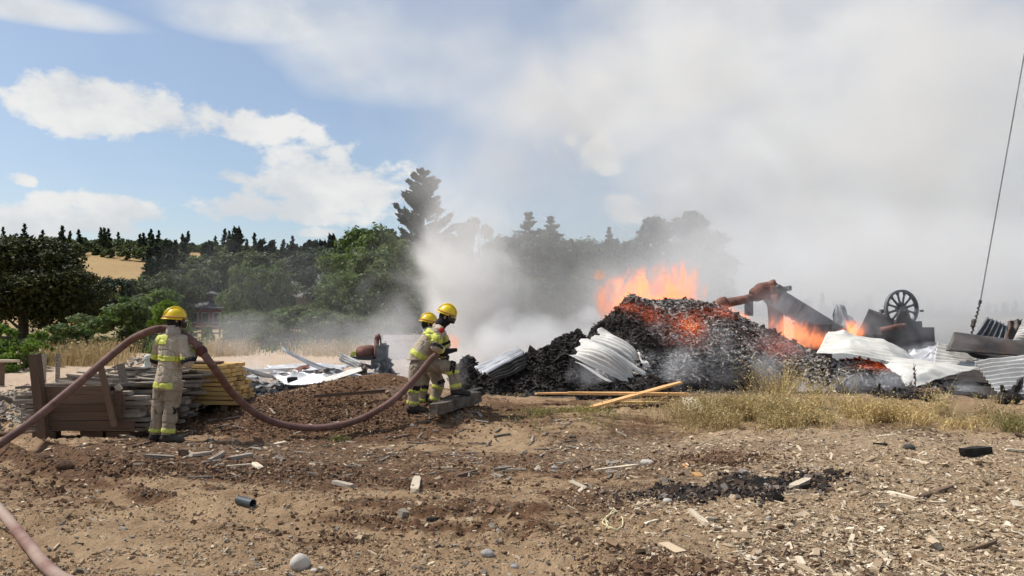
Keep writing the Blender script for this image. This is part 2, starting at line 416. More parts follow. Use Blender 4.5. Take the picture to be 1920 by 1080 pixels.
def hill_h(x, y):
    az = x / y
    rise = sstep(110, 640, y)
    top = 6 + 26 * (1 - sstep(-.05, .22, az)) + 22 * (1 - sstep(-0.30, -0.05, az)) + 3 * np.sin(az * 9)
    h = rise * top + 8 * fbm(x * 0.006, y * 0.006, octv=3, seed=91) * rise
    return h + 1.2
def build_hills():
    nr, nc = 90, 150
    t = np.linspace(-1.5, 1.5, nc); ys = np.exp(np.linspace(math.log(95), math.log(1500), nr))
    YY, TT = np.meshgrid(ys, t, indexing='ij'); XX = (YY * TT).ravel(); YY = YY.ravel()
    V = np.stack([XX, YY, hill_h(XX, YY) - 0.5 * (1 - sstep(95, 120, YY))], 1)
    i = (np.arange(nr - 1)[:, None] * nc + np.arange(nc - 1)[None, :]).ravel()
    me = np_mesh('hill', V, np.stack([i, i + 1, i + nc + 1, i + nc], 1), True)
    t_ = NT('dry_hill_grass'); pos = t_.n('ShaderNodeNewGeometry').outputs['Position']
    a = t_.noise(pos, 0.02, 6, 0.6); b = t_.noise(pos, 0.3, 5, 0.7)
    c = t_.mix(a, (0.31, 0.205, 0.095), (0.41, 0.29, 0.145)); c = t_.mix(t_.rng(b, 0.52, 0.7), c, (0.20, 0.15, 0.07))
    t_.principled(c, 0.95, spec=0.1)
    tag(link('hill', me, mat=t_.m), 'dry golden grass slope rising behind the trees on the left', kind='structure')
build_ground()
build_hills()
# ------------------------------------------------------------------ trees and plants
def leaf_mat(name, c1, c2, trans=0.35, tint=(1.3, 1.5, 0.6)):
    t = NT(name)
    g = t.n('ShaderNodeNewGeometry').outputs['Random Per Island']; oi = t.n('ShaderNodeObjectInfo').outputs['Random']
    pn = t.noise(t.tc(), 0.55, 3, 0.5)
    c = t.mix(t.rng(t.math('ADD', g, t.math('MULTIPLY', t.math('SUBTRACT', pn, 0.5), 1.6)), 0.1, 0.9), c1, c2)
    c = t.mix(1.0, c, t.mix(oi, (0.85, 0.88, 0.9), (1.12, 1.08, 1.0)), 'MULTIPLY')
    d = t.n('ShaderNodeBsdfPrincipled'); t.set(d, 'Base Color', c); t.set(d, 'Roughness', 0.62); t.set(d, 'Specular IOR Level', 0.25)
    tr = t.n('ShaderNodeBsdfTranslucent'); t.set(tr, 'Color', t.mix(1.0, c, tint, 'MULTIPLY'))
    m = t.n('ShaderNodeMixShader'); m.inputs[0].default_value = trans; t.L.new(d.outputs[0], m.inputs[1]); t.L.new(tr.outputs[0], m.inputs[2])
    t.L.new(m.outputs[0], t.out.inputs['Surface']); return t.m
BARK = plain('bark', (0.10, 0.075, 0.055), 0.9, var=0.35, scale=4, bump=0.8, bscale=18, bdist=0.04, stretch=(1, 1, .3))
LEAF = {
    'olive': leaf_mat('olive_leaves', (0.020, 0.027, 0.007), (0.060, 0.060, 0.016), 0.12),
    'green': leaf_mat('green_leaves', (0.055, 0.090, 0.032), (0.155, 0.200, 0.075), 0.3),
    'grey': leaf_mat('grey_green_leaves', (0.065, 0.100, 0.050), (0.180, 0.215, 0.110), 0.3),
    'bright': leaf_mat('bright_leaves', (0.085, 0.135, 0.025), (0.20, 0.27, 0.06), 0.4),
    'pine': leaf_mat('pine_needles', (0.020, 0.036, 0.022), (0.055, 0.080, 0.045), 0.15),
    'fir': leaf_mat('fir_needles', (0.014, 0.028, 0.018), (0.040, 0.060, 0.038), 0.1),
    'mixed': leaf_mat('wood_leaves', (0.045, 0.066, 0.034), (0.135, 0.150, 0.070), 0.2),
}
def quads(P0, A, B):
    """Rhombic leaves: centres P0, half axes A and B."""
    n = len(P0); V = np.stack([P0 - A, P0 - B * .9 + A * .1, P0 + A, P0 + B * .9 + A * .1], 1).reshape(-1, 3)
    return V, np.arange(4 * n).reshape(n, 4)
def rand_dirs(rs, n):
    v = rs.normal(size=(n, 3)); return v / np.linalg.norm(v, axis=1, keepdims=True)
def crown_mesh(name, seed, W, Hh, nl, nleaf, size, lobe=0.34, base=0.15, droop=0.0, shape=1.0, open_=0.35):
    """Leaves gathered on many uneven lobes; unit crown W wide, Hh tall, base of crown at base*Hh."""
    rs = np.random.RandomState(seed); C = []; RR = []
    for i in range(nl):
        z = rs.uniform(0, 1) ** 0.85; prof = math.sin(math.pi * min(1, 0.10 + 0.86 * z)) ** (0.6 * shape) * (1.05 - 0.25 * z)
        a = rs.uniform(0, 2 * math.pi); r = W / 2 * prof * rs.uniform(0.35, 0.92) ** 0.6 * (1 + .18 * math.sin(3 * a + seed))
        C.append((r * math.cos(a), r * math.sin(a), Hh * (base + (1 - base) * z * 0.93))); RR.append(W * lobe * rs.uniform(0.28, 0.62) * (1.1 - 0.45 * z))
    C = np.array(C); RR = np.array(RR); w = RR ** 2; w /= w.sum()
    k = rs.choice(nl, nleaf, p=w); d = rand_dirs(rs, nleaf); d[:, 2] = np.where(rs.rand(nleaf) < .3, np.abs(d[:, 2]), d[:, 2])
    rr = RR[k] * (rs.uniform(0.45, 1.12, nleaf)) * (1 + 0.30 * vnoise(d[:, 0] * 3 + k, d[:, 1] * 3, d[:, 2] * 3, seed))
    p = C[k] + d * rr[:, None] * np.array([1, 1, .78])
    p[:, 2] = np.maximum(p[:, 2], 0.03 * Hh); p[:, 2] -= droop * rr
    nrm = d * 0.7 + rand_dirs(rs, nleaf) * 0.8 + np.array([0, 0, .25]); nrm /= np.linalg.norm(nrm, axis=1, keepdims=True)
    a = np.cross(nrm, rand_dirs(rs, nleaf)); a /= np.linalg.norm(a, axis=1, keepdims=True) + 1e-9; b = np.cross(nrm, a)
    s = size * rs.uniform(0.55, 1.4, nleaf)
    V, F = quads(p, a * s[:, None], b * (s * .55)[:, None])
    return np_mesh(name, V, F), C, RR
def trunk_mesh(name, C, Hh, base, r0, seed, limbs=9):
    rs = random.Random(seed); m = MB(); top = Vector((rs.uniform(-.2, .2), rs.uniform(-.2, .2), Hh * .82))
    m.tube([(0, 0, -.15), (r0 * .3, 0, Hh * .15), (-r0 * .4, r0 * .4, Hh * .42), top * .9, top], [r0 * 1.35, r0, r0 * .75, r0 * .3, r0 * .12], 9)
    for i in range(limbs):
        c = Vector(C[i % len(C)]); z = max(Hh * base * .6, c.z * rs.uniform(.35, .7)); s = Vector((0, 0, z))
        m.tube([s, s.lerp(c, .5) + Vector((0, 0, .1 * Hh * rs.uniform(-.3, .6))), c], [r0 * .42, r0 * .25, r0 * .07], 6)
    return m.mesh(name, True)
def conifer_mesh(name, seed, Hh, W, whorls, per, nn, size, gap=0.1, lean=0.25, taper=1.0, ragged=0.25):
    """Whorled branches carrying needle sprays; returns crown and wood meshes."""
    rs = np.random.RandomState(seed); m = MB(); m.tube([(0, 0, -.2), (0, 0, Hh * .5), (0, 0, Hh)], [Hh * .018 + .05, Hh * .012, .015], 8)
    Ps = []; As = []
    for i in range(whorls):
        f = (i + rs.uniform(-.3, .3)) / whorls; z = Hh * (gap + (1 - gap) * f); L = W / 2 * ((1 - f) ** taper * 0.95 + 0.05) * rs.uniform(1 - ragged, 1 + ragged)
        for j in range(per):
            a = rs.uniform(0, 2 * math.pi); l = L * rs.uniform(1 - ragged * 1.3, 1.05)
            d = np.array([math.cos(a), math.sin(a), 0]); p0 = np.array([0, 0, z]); p1 = p0 + d * l * .6 + [0, 0, l * lean * .4]; p2 = p0 + d * l + [0, 0, l * lean * 1.2]
            m.tube([p0, p1, p2], [.04 * (1 - f) + .02, .025, .01], 4, cap=False)
            t = rs.uniform(0.12, 1.04, nn) ** 0.8; q = np.where(t[:, None] < .6, p0 + (p1 - p0) * (t[:, None] / .6), p1 + (p2 - p1) * ((t[:, None] - .6) / .4))
            q = q + rand_dirs(rs, nn) * (0.06 * l + .12 * size * 4) * rs.uniform(0.3, 1, (nn, 1)); Ps.append(q)
            dd = d * .8 + np.array([0, 0, .5]) + rand_dirs(rs, nn) * .6; As.append(dd / np.linalg.norm(dd, axis=1, keepdims=True))
    Pn = np.concatenate(Ps); A = np.concatenate(As); B = np.cross(A, rand_dirs(rs, len(A))); B /= np.linalg.norm(B, axis=1, keepdims=True) + 1e-9
    s = size * rs.uniform(.6, 1.4, len(A))[:, None]; V, F = quads(Pn, A * s, B * s * .42)
    return np_mesh(name, V, F), m.mesh(name + '_wood', True)
TREES = {}
def proto(key):
    if key in TREES: return TREES[key]
    if key == 'broad': me, C, _ = crown_mesh('crown', 3, 8, 8, 46, 15000, .17, base=.12)
    elif key == 'broad2': me, C, _ = crown_mesh('crown', 8, 7, 9, 40, 14000, .16, lobe=.32, base=.06, shape=.8)
    elif key == 'dense': me, C, _ = crown_mesh('crown', 17, 10, 8.5, 60, 24000, .17, lobe=.34, base=.22, shape=.55)
    elif key == 'bush': me, C, _ = crown_mesh('crown', 23, 3, 2.4, 26, 7000, .085, lobe=.34, base=.02, shape=.6)
    elif key == 'shrub': me, C, _ = crown_mesh('crown', 29, 2.4, 2.2, 22, 3600, .085, lobe=.26, base=.02, shape=.8)
    elif key == 'far': me, C, _ = crown_mesh('crown', 31, 7, 8, 16, 520, .75, base=.02)
    if key in ('broad', 'broad2', 'dense', 'bush', 'shrub', 'far'):
        Hh = {'broad': 8, 'broad2': 9, 'dense': 8.5, 'bush': 2.4, 'shrub': 2.2, 'far': 8}[key]
        r = {'dense': .34, 'bush': .04, 'shrub': .03, 'far': .25}.get(key, .2)
        TREES[key] = (me, trunk_mesh('trunk', C, Hh, .15, r, 5, 12 if Hh > 5 else 6), Hh)
    elif key == 'pine': a, b = conifer_mesh('crown', 41, 15, 10.5, 26, 7, 120, .25, gap=.10, lean=.38, taper=.80, ragged=.42); TREES[key] = (a, b, 15)
    elif key == 'fir': a, b = conifer_mesh('crown', 43, 12, 5.4, 34, 8, 30, .22, gap=.04, lean=.12, taper=.8, ragged=.4); TREES[key] = (a, b, 12)
    elif key == 'farfir': a, b = conifer_mesh('crown', 47, 12, 6.8, 20, 6, 6, .62, gap=.02, lean=-.05, taper=1.05, ragged=.35); TREES[key] = (a, b, 12)
    return TREES[key]
def tree(name, kind, leaf, px, ytop, Y, label, wscale=1.0, group=None, rz=None, base=None, width=None, cat='tree', zoff=0.0, hill=False):
    crown, trunk, Hh = proto(kind); x = XW(px, Y)
    z = float(hill_h(np.array([x]), np.array([float(Y)]))[0]) if hill else h1(x, Y)
    top = P(px, ytop, Y).z; s = (top - z) / Hh
    e = empty(name, (x, Y, z - .05 + zoff), random.uniform(0, 6.28) if rz is None else rz)
    tag(e, label, cat, group)
    for nm, me, mt in (('crown' if cat == 'tree' else 'foliage', crown, LEAF[leaf]), ('trunk' if cat == 'tree' else 'stem', trunk, BARK)):
        if kind.startswith('far') and nm == 'trunk': continue
        o = bpy.data.objects.new(nm, me); COL.objects.link(o); o.parent = e
        if not me.materials: me.materials.append(mt)
        o.material_slots[0].link = 'OBJECT'; o.material_slots[0].material = mt
        o.scale = (s * wscale, s * wscale, s)
    return e
def build_trees():
    rr = random.Random(4)
    T = tree
    T('broadleaf_tree', 'dense', 'olive', 42, 447, 56, 'big dark olive evergreen tree with a dense round crown at the far left', 1.15, rz=.4)
    T('broadleaf_tree', 'dense', 'olive', -75, 452, 60, 'dark evergreen tree cut by the left edge, behind the big olive one', 1.1, rz=2.2)
    T('broadleaf_tree', 'dense', 'olive', 118, 500, 62, 'lower dark evergreen tree at the right flank of the big olive tree', .95, rz=3.9)
    for px, yt, Y, w, lab in ((18, 598, 27, 1.0, 'bright green leafy bush in front of the dark tree at the left edge'),
                              (74, 612, 28, .7, 'narrow bright green bush right of the leafy one below the dark tree'),
                              (48, 636, 26, 1.3, 'low bright green bush at the foot of the dark tree, nearest one'),
                              (-35, 605, 27, 1.3, 'bright green bush cut off by the left edge')):
        T('leafy_bush', 'shrub', 'bright', px, yt, Y, lab, w * 1.15, cat='bush')
    for px, yt, Y, w, lf, lab in ((128, 606, 34, 1.3, 'green', 'low mid green bush between the dark tree and the dry grass'),
                                  (165, 588, 44, 1.2, 'grey', 'dull green bush below the golden slope'),
                                  (238, 566, 42, 1.2, 'green', 'dark green bush left behind the standing firefighter'),
                                  (278, 540, 44, 1.15, 'green', 'tall green bush with sunlit top directly left of the standing firefighter'),
                                  (316, 562, 40, .6, 'bright', 'slim yellow green sapling behind the helmet of the standing firefighter'),
                                  (392, 606, 40, .35, 'bright', 'thin yellowish shrub right of the standing firefighter, before the red house')):
        T('leafy_bush', 'bush', lf, px, yt, Y, lab, w, cat='bush')
    for px, yt, Y, k, lf, lab, w in (
            (212, 520, 90, 'broad', 'pine', 'dark round tree at the foot of the golden slope', 1.1),
            (262, 512, 95, 'broad2', 'mixed', 'dark green tree under the right end of the golden slope', 1.1),
            (318, 512, 92, 'broad', 'mixed', 'dark tree above the helmet of the standing firefighter', 1.2),
            (372, 500, 98, 'broad2', 'mixed', 'dark tree on the slope over the roof of the red house', 1.25),
            (452, 484, 54, 'broad2', 'grey', 'tall pale green tree just right of the red house', .70),
            (500, 498, 56, 'broad', 'grey', 'grey green tree between the red house and the grey roofed house', .9),
            (530, 508, 60, 'broad2', 'green', 'green tree just left of the grey roofed house', .5),
            (456, 580, 47, 'bush', 'grey', 'low round bush at the foot of the tall pale green tree', 1.2),
            (505, 585, 46, 'bush', 'grey', 'low grey bush left of the grey roofed house front', 1.2),
            (560, 572, 48, 'bush', 'green', 'green bush in front of the grey roofed house', 1.5),
            (610, 580, 46, 'bush', 'grey', 'grey green bush at the edge of the smoke below the large trees', 1.3),
            (660, 590, 46, 'bush', 'green', 'dark bush below the large broadleaf tree', 1.4),
            (715, 585, 48, 'bush', 'green', 'bush half veiled in smoke left of the bending firefighters', 1.5),
            (652, 462, 66, 'broad2', 'green', 'broad green tree right of the grey roofed house', 1.0),
            (690, 425, 60, 'broad', 'green', 'large green tree left of the tall pine', .95),
            (745, 440, 57, 'broad2', 'green', 'large dark green tree standing before the tall pine', 1.0),
            (665, 500, 52, 'broad', 'grey', 'pale green tree in front of the large green one', 1.05),
            (735, 520, 50, 'broad', 'green', 'shaded green tree at the left border of the white smoke', 1.0),
            (560, 470, 108, 'broad2', 'mixed', 'dark tree low on the near ridge left of its pines', 1.3), (612, 466, 104, 'broad', 'pine', 'dark dense tree under the right pines of the near ridge', 1.5), (640, 448, 92, 'broad2', 'pine', 'tall dark tree closing the gap right of the near ridge pines', 1.1), (405, 478, 112, 'broad', 'mixed', 'wide dark tree high behind the red house', 1.5), (350, 492, 108, 'broad2', 'pine', 'dark tree on the slope above the red house roof', 1.4), (480, 474, 118, 'broad', 'mixed', 'wide dark tree behind the pale trees in the left middle', 1.6), (700, 470, 50, 'broad', 'grey', 'front leafy tree of the large group beside the smoke column', .9), (610, 545, 50, 'broad2', 'green', 'small green tree right of the grey roofed house', 1.0),
            (585, 505, 104, 'broad', 'mixed', 'dark tree behind the grey roofed house', 1.3)):
        T('leafy_bush' if k == 'bush' else 'broadleaf_tree', k, lf, px, yt, Y, lab, w, cat='bush' if k == 'bush' else 'tree')
    T('pine_tree', 'pine', 'pine', 793, 316, 70, 'tall ragged pine towering over the trees beside the smoke column', 1.0, rz=.7)
    T('pine_tree', 'pine', 'pine', 730, 428, 78, 'small pine top just left of the tall ragged pine', .8, rz=2.7)
    for px, yt, Y, k, lf, w, lab in (
            (845, 430, 66, 'broad2', 'mixed', 1.0, 'smoke veiled tree right next to the tall pine'),
            (897, 398, 64, 'broad2', 'mixed', .75, 'airy tree top in the smoke right of the tall pine'),
            (955, 440, 66, 'broad', 'pine', .9, 'grey silhouette of a round tree left of the twin pointed tree'),
            (992, 396, 62, 'fir', 'fir', 1.15, 'pointed dark conifer silhouette, left one of the twin tops in the smoke'),
            (1033, 404, 63, 'fir', 'fir', 1.1, 'pointed dark conifer silhouette, right one of the twin tops in the smoke'),
            (1012, 440, 60, 'broad', 'pine', 1.0, 'dark round tree under the twin pointed tops'),
            (1085, 448, 62, 'broad', 'mixed', 1.1, 'veiled tree left behind the highest flames'),
            (1143, 424, 68, 'fir', 'fir', .6, 'slender conifer rising behind the highest flames'),
            (1165, 452, 62, 'broad', 'pine', 1.2, 'veiled tree right behind the highest flames'),
            (1235, 400, 64, 'broad2', 'pine', 1.0, 'tall pale tree silhouette fading into the smoke'),
            (1290, 385, 66, 'broad2', 'mixed', 1.0, 'rightmost tree still seen through the smoke'),
            (1110, 500, 52, 'broad', 'mixed', 1.1, 'dim lower tree behind the left slope of the ember pile'),
            (1225, 500, 54, 'broad', 'mixed', 1.2, 'dim lower tree behind the top of the ember pile'),
            (905, 500, 52, 'broad', 'mixed', 1.1, 'low tree lost in the white smoke column'),
            (1000, 520, 50, 'broad', 'mixed', 1.2, 'low tree under the twin pointed tops'),
            (830, 520, 50, 'broad', 'mixed', 1.0, 'low tree behind the bending firefighters')):
        T('conifer' if k == 'fir' else 'broadleaf_tree', k, lf, px, yt, Y, lab, w)
    for px, yt, lab in ((237, 449, 'dark spruce, tallest on the ridge above the golden slope'), (172, 451, 'rounded dark tree on the ridge near the big olive tree'),
                        (303, 456, 'narrow spruce on the ridge right of the tallest one'), (337, 455, 'broad spruce on the ridge above the standing firefighter'),
                        (426, 457, 'bare slender spruce on the ridge, thin as a pole'), (471, 466, 'small dark spruce at the low right end of the ridge')):
        T('spruce', 'farfir', 'fir', px, yt, 640, lab, .45 if px == 426 else 1.25, hill=True)
    for i in range(12):
        px = 546 + i * 9.5 + rr.uniform(-3, 3)
        T('skyline_pine', 'farfir', 'fir', px, 462 - 9 * math.sin(i / 3.2) + rr.uniform(-5, 5), 165 + rr.uniform(-8, 8), 'one of the dark pines in the row on the near ridge', 1.2, group='pines in a row on the near ridge', hill=True)
    # the far wood: trees beyond counting, set by geometry nodes
    rs = np.random.RandomState(12); pts = []; kinds = []
    def put(n, t0, t1, y0, y1, keep):
        t = rs.uniform(t0, t1, n); y = np.exp(rs.uniform(math.log(y0), math.log(y1), n)); k = keep(t, y); return t[k] * y[k], y[k]
    def notpatch(t, y):
        w = 0.012 * vnoise(y * .02, t * 30, seed=2)
        return ~((t < -.46) & (y < 235)) & ~((t > -.43) & (t < -.36) & (y < 200)) & ~(((t > -.60) & (t < -.455 + w) & (y > 200) & (y < 425 + 900 * w)) | ((t > -.425) & (t < -.385) & (y > 400) & (y < 470 + 900 * w)))
    for n, a in ((2400, (-1.3, 1.3, 500, 760)), (3600, (-1.0, .22, 125, 520)), (500, (.15, 1.2, 420, 700))):
        x, y = put(n, *a, notpatch); pts.append(np.stack([x, y, hill_h(x, y) - .3], 1))
    pts = np.concatenate(pts)
    for kind, leaf, sel, nm in (('far', 'mixed', rs.rand(len(pts)) < .84, 'far_wood'), ('farfir', 'fir', None, 'far_conifer_wood')):
        if sel is None: sel = ~last
        last = sel; me, _, Hh = proto(kind)
        src = bpy.data.objects.new(nm + '_source', me)
        if not me.materials: me.materials.append(LEAF[leaf])
        pm = bpy.data.meshes.new(nm); pp = pts[sel]; pm.vertices.add(len(pp)); pm.vertices.foreach_set('co', pp.astype(np.float32).ravel())
        ng = bpy.data.node_groups.new(nm, 'GeometryNodeTree'); ng.interface.new_socket('Geometry', in_out='INPUT', socket_type='NodeSocketGeometry'); ng.interface.new_socket('Geometry', in_out='OUTPUT', socket_type='NodeSocketGeometry')
        gi, go = ng.nodes.new('NodeGroupInput'), ng.nodes.new('NodeGroupOutput'); oi = ng.nodes.new('GeometryNodeObjectInfo'); oi.inputs['Object'].default_value = src
        ip = ng.nodes.new('GeometryNodeInstanceOnPoints'); rv = ng.nodes.new('FunctionNodeRandomValue'); rv.data_type = 'FLOAT'; rv.inputs[2].default_value = .75; rv.inputs[3].default_value = 1.45
        r2 = ng.nodes.new('FunctionNodeRandomValue'); r2.data_type = 'FLOAT_VECTOR'; r2.inputs[0].default_value = (0, 0, 0); r2.inputs[1].default_value = (.06, .06, 6.28)
        ng.links.new(gi.outputs[0], ip.inputs['Points']); ng.links.new(oi.outputs['Geometry'], ip.inputs['Instance']); ng.links.new(rv.outputs[1], ip.inputs['Scale']); ng.links.new(r2.outputs[0], ip.inputs['Rotation']); ng.links.new(ip.outputs[0], go.inputs[0])
        o = link(nm, pm); md = o.modifiers.new('scatter', 'NODES'); md.node_group = ng
        tag(o, 'wood covering the far hills, ' + ('mixed broadleaf trees' if kind == 'far' else 'dark conifers'), kind='stuff')
build_trees()
# ------------------------------------------------------------------ firefighters
def fabric(name, col, dirt=(.16, .12, .08)):
    t = NT(name); v = t.tc(); n = t.noise(v, 7, 5, .6); f = t.noise(v, 60, 3, .6)
    c = t.mix(t.rng(n, .35, .7), C3(col, .84), C3(col, 1.1)); c = t.mix(t.rng(t.noise(v, 3.2, 6, .7), .58, .78, 0, .6), c, dirt)
    w = t.noise(t.map(v, (1, 1, .4)), 17, 4, .6, 1.2)
    t.principled(c, .92, 0, t.bump(t.math('ADD', t.math('MULTIPLY', w, 1.0), t.math('MULTIPLY', f, .15)), .9, .03), .15); return t.m
TAN = fabric('turnout_cloth', (.50, .42, .32)); TANP = fabric('trouser_cloth', (.36, .29, .215)); HOODM = fabric('hood_cloth', (.46, .42, .37))
BLACKF = plain('black_cloth', (.018, .017, .018), .85, var=.3, bump=.5); GLOVEM = plain('glove_leather', (.035, .030, .028), .7, var=.4, bump=.5)
BOOTM = plain('boot_rubber', (.045, .036, .030), .6, var=.4, bump=.4, tint=(.16, .11, .07), patch=.55)
HIVIS = plain('yellow_band', (.60, .62, .12), .6, var=.12, scale=20, bump=.2, tint=(.42, .42, .12), patch=.62); SILV = plain('grey_band', (.20, .18, .13), .6, var=.2)
HELM = plain('helmet_yellow', (.80, .56, .012), .32, var=.06, scale=4, bump=.03, spec=.5, tint=(.62, .36, .02), patch=.6)
HELMR = plain('helmet_trim', (.50, .22, .12), .5, var=.1); SKIN = plain('skin', (.42, .24, .17), .6, var=.1, bump=.1); REDM = plain('red_patch', (.45, .03, .03), .7); WHITEM = plain('white_patch', (.7, .7, .7), .7)
VISOR = plain('visor_dark', (.02, .02, .022), .15, var=.1, bump=0.02, spec=.6)

def remeshed(mb, name, voxel, smooth=4, fold=None, seed=0):
    """One continuous smooth surface from overlapping rounded pieces."""
    me0 = mb.mesh('raw'); o = bpy.data.objects.new('raw', me0); COL.objects.link(o)
    r = o.modifiers.new('r', 'REMESH'); r.mode = 'VOXEL'; r.voxel_size = voxel; r.use_smooth_shade = True
    s = o.modifiers.new('s', 'SMOOTH'); s.factor = .5; s.iterations = smooth
    dg = bpy.context.evaluated_depsgraph_get(); dg.update(); me = bpy.data.meshes.new_from_object(o.evaluated_get(dg)); me.name = name
    bpy.data.objects.remove(o); bpy.data.meshes.remove(me0)
    if fold:
        n = len(me.vertices); V = np.empty(n * 3, np.float32); me.vertices.foreach_get('co', V); V = V.reshape(-1, 3)
        N = np.empty(n * 3, np.float32); me.vertex_normals.foreach_get('vector', N); N = N.reshape(-1, 3)
        a, f = fold
        q = V * f; w = fbm(q[:, 0], q[:, 1], q[:, 2] * .45, 4, 100 + seed); d = a * (w * 1.0) - a * 1.2 * np.exp(-(fbm(q[:, 0] * .8 + 5 + q[:, 2] * .5, q[:, 1] * .8, q[:, 2] * 1.5, 2, 120 + seed) / .055) ** 2) * .75
        V = V + N * d[:, None]; me.vertices.foreach_set('co', V.astype(np.float32).ravel()); me.update()
    me.polygons.foreach_set('use_smooth', [True] * len(me.polygons)); return me
def band(me, p0, p1, ts, rmax, parent, name='reflective_band', mats=None, off=.004, sel=None):
    """Strip lifted off a garment between distances ts along p0->p1."""
    p0, p1 = Vector(p0), Vector(p1); ax = (p1 - p0).normalized(); V = []; F = []; MI = []; idx = {}
    for p in me.polygons:
        c = p.center; t = (c - p0).dot(ax)
        if t < ts[0] or t > ts[-1]: continue
        if (c - p0 - ax * t).length > rmax or (sel and not sel(c, p.normal)): continue
        mi = next(i for i in range(len(ts) - 1) if t <= ts[i + 1]); f = []
        for vi in p.vertices:
            if vi not in idx: v = me.vertices[vi]; idx[vi] = len(V); V.append(v.co + v.normal * off)
            f.append(idx[vi])
        F.append(f); MI.append(mi % 2)
    if not F: return
    m = bpy.data.meshes.new(name); m.from_pydata([tuple(v) for v in V], [], F); m.polygons.foreach_set('material_index', MI); m.polygons.foreach_set('use_smooth', [True] * len(F)); m.update()
    o = link(name, m, parent, mats or [HIVIS, SILV]); s = o.modifiers.new('t', 'SOLIDIFY'); s.thickness = .003; s.offset = 1; return o
def oval(mb, pts, rx, ry, yaw=0.0, n=18):
    """Upright oval section tube: torso, skirt."""
    vs = []
    for i, p in enumerate(pts):
        for k in range(n):
            th = 2 * math.pi * k / n; a, b = rx[i] * math.cos(th), ry[i] * math.sin(th)
            vs.append(Vector(p) + Vector((a * math.cos(yaw) - b * math.sin(yaw), a * math.sin(yaw) + b * math.cos(yaw), 0)))
    fs = [(i * n + k, i * n + (k + 1) % n, (i + 1) * n + (k + 1) % n, (i + 1) * n + k) for i in range(len(pts) - 1) for k in range(n)]
    fs += [tuple(reversed(range(n))), tuple((len(pts) - 1) * n + k for k in range(n))]; mb.add(vs, fs)
def helmet(parent, c, r, rot, k=1.0):
    """Dome with comb and brim; rot turns local +X (the wearer's front)."""
    m = MB(); seg, rings = 28, 9; vs = []; c = Vector(c)
    def tr(v): return rot @ (Vector(v) * k) + c
    for i in range(rings):
        ph = (math.pi / 2) * i / rings
        for j in range(seg):
            th = 2 * math.pi * j / seg; q = 1.0 - .05 * math.sin(ph * 2)
            vs.append(tr((r[0] * math.cos(ph) * math.cos(th) * q, r[1] * math.cos(ph) * math.sin(th) * q, r[2] * math.sin(ph))))
    vs.append(tr((0, 0, r[2]))); fs = []
    for i in range(rings - 1):
        for j in range(seg): fs.append((i * seg + j, i * seg + (j + 1) % seg, (i + 1) * seg + (j + 1) % seg, (i + 1) * seg + j))
    for j in range(seg): fs.append(((rings - 1) * seg + j, (rings - 1) * seg + (j + 1) % seg, rings * seg))
    m.add(vs, fs, 0)
    # brim: sloping ring with thickness, longer behind
    vs = []
    for ring, (e, z) in enumerate(((.97, .006), (1.0, -.012), (1.0, -.020), (.95, -.012))):
        for j in range(seg):
            th = 2 * math.pi * j / seg; ext = (.012 + .016 * max(0, -math.cos(th)) + .006 * max(0, math.cos(th))) * (1 if ring in (1, 2) else 0)
            vs.append(tr((math.cos(th) * (r[0] * e + ext), math.sin(th) * (r[1] * e + ext * .6), z)))
    m.add(vs, [(a * seg + j, a * seg + (j + 1) % seg, ((a + 1) % 4) * seg + (j + 1) % seg, ((a + 1) % 4) * seg + j) for a in range(4) for j in range(seg)], 0)
    for dy in (-.045, 0, .045):   # combs along the dome
        pts = [tr(((r[0] + .003) * math.cos(a), dy * math.sin(a), (r[2] + (.006 if dy == 0 else .0)) * math.sin(a) * (1 if dy == 0 else .965))) for a in np.linspace(.25, math.pi - .25, 13)]
        m.tube(pts, .010 * k if dy == 0 else .006 * k, 6)
    h = m.build('helmet', HELM, parent, smooth=True)
    b = MB(); pts = [tr((math.cos(a) * (r[0] + .006), math.sin(a) * (r[1] + .006), .016)) for a in np.linspace(0, 2 * math.pi, 29)]; b.tube(pts, .008 * k, 6, cap=False); b.build('helmet_strap', HELMR, h, smooth=True)
    # dark face shield hinged at the front
    v = MB(); vs = []
    for z, e in ((.0, 1.03), (-.05, 1.10), (-.115, 1.04)):
        for a in np.linspace(-1.15, 1.15, 13): vs.append(tr((math.cos(a) * r[0] * e, math.sin(a) * r[1] * e, z)))
    v.add(vs, [(i * 13 + j, i * 13 + j + 1, (i + 1) * 13 + j + 1, (i + 1) * 13 + j) for i in range(2) for j in range(12)])
    o = v.build('face_shield', VISOR, h, smooth=True); s = o.modifiers.new('t', 'SOLIDIFY'); s.thickness = .004
    return h
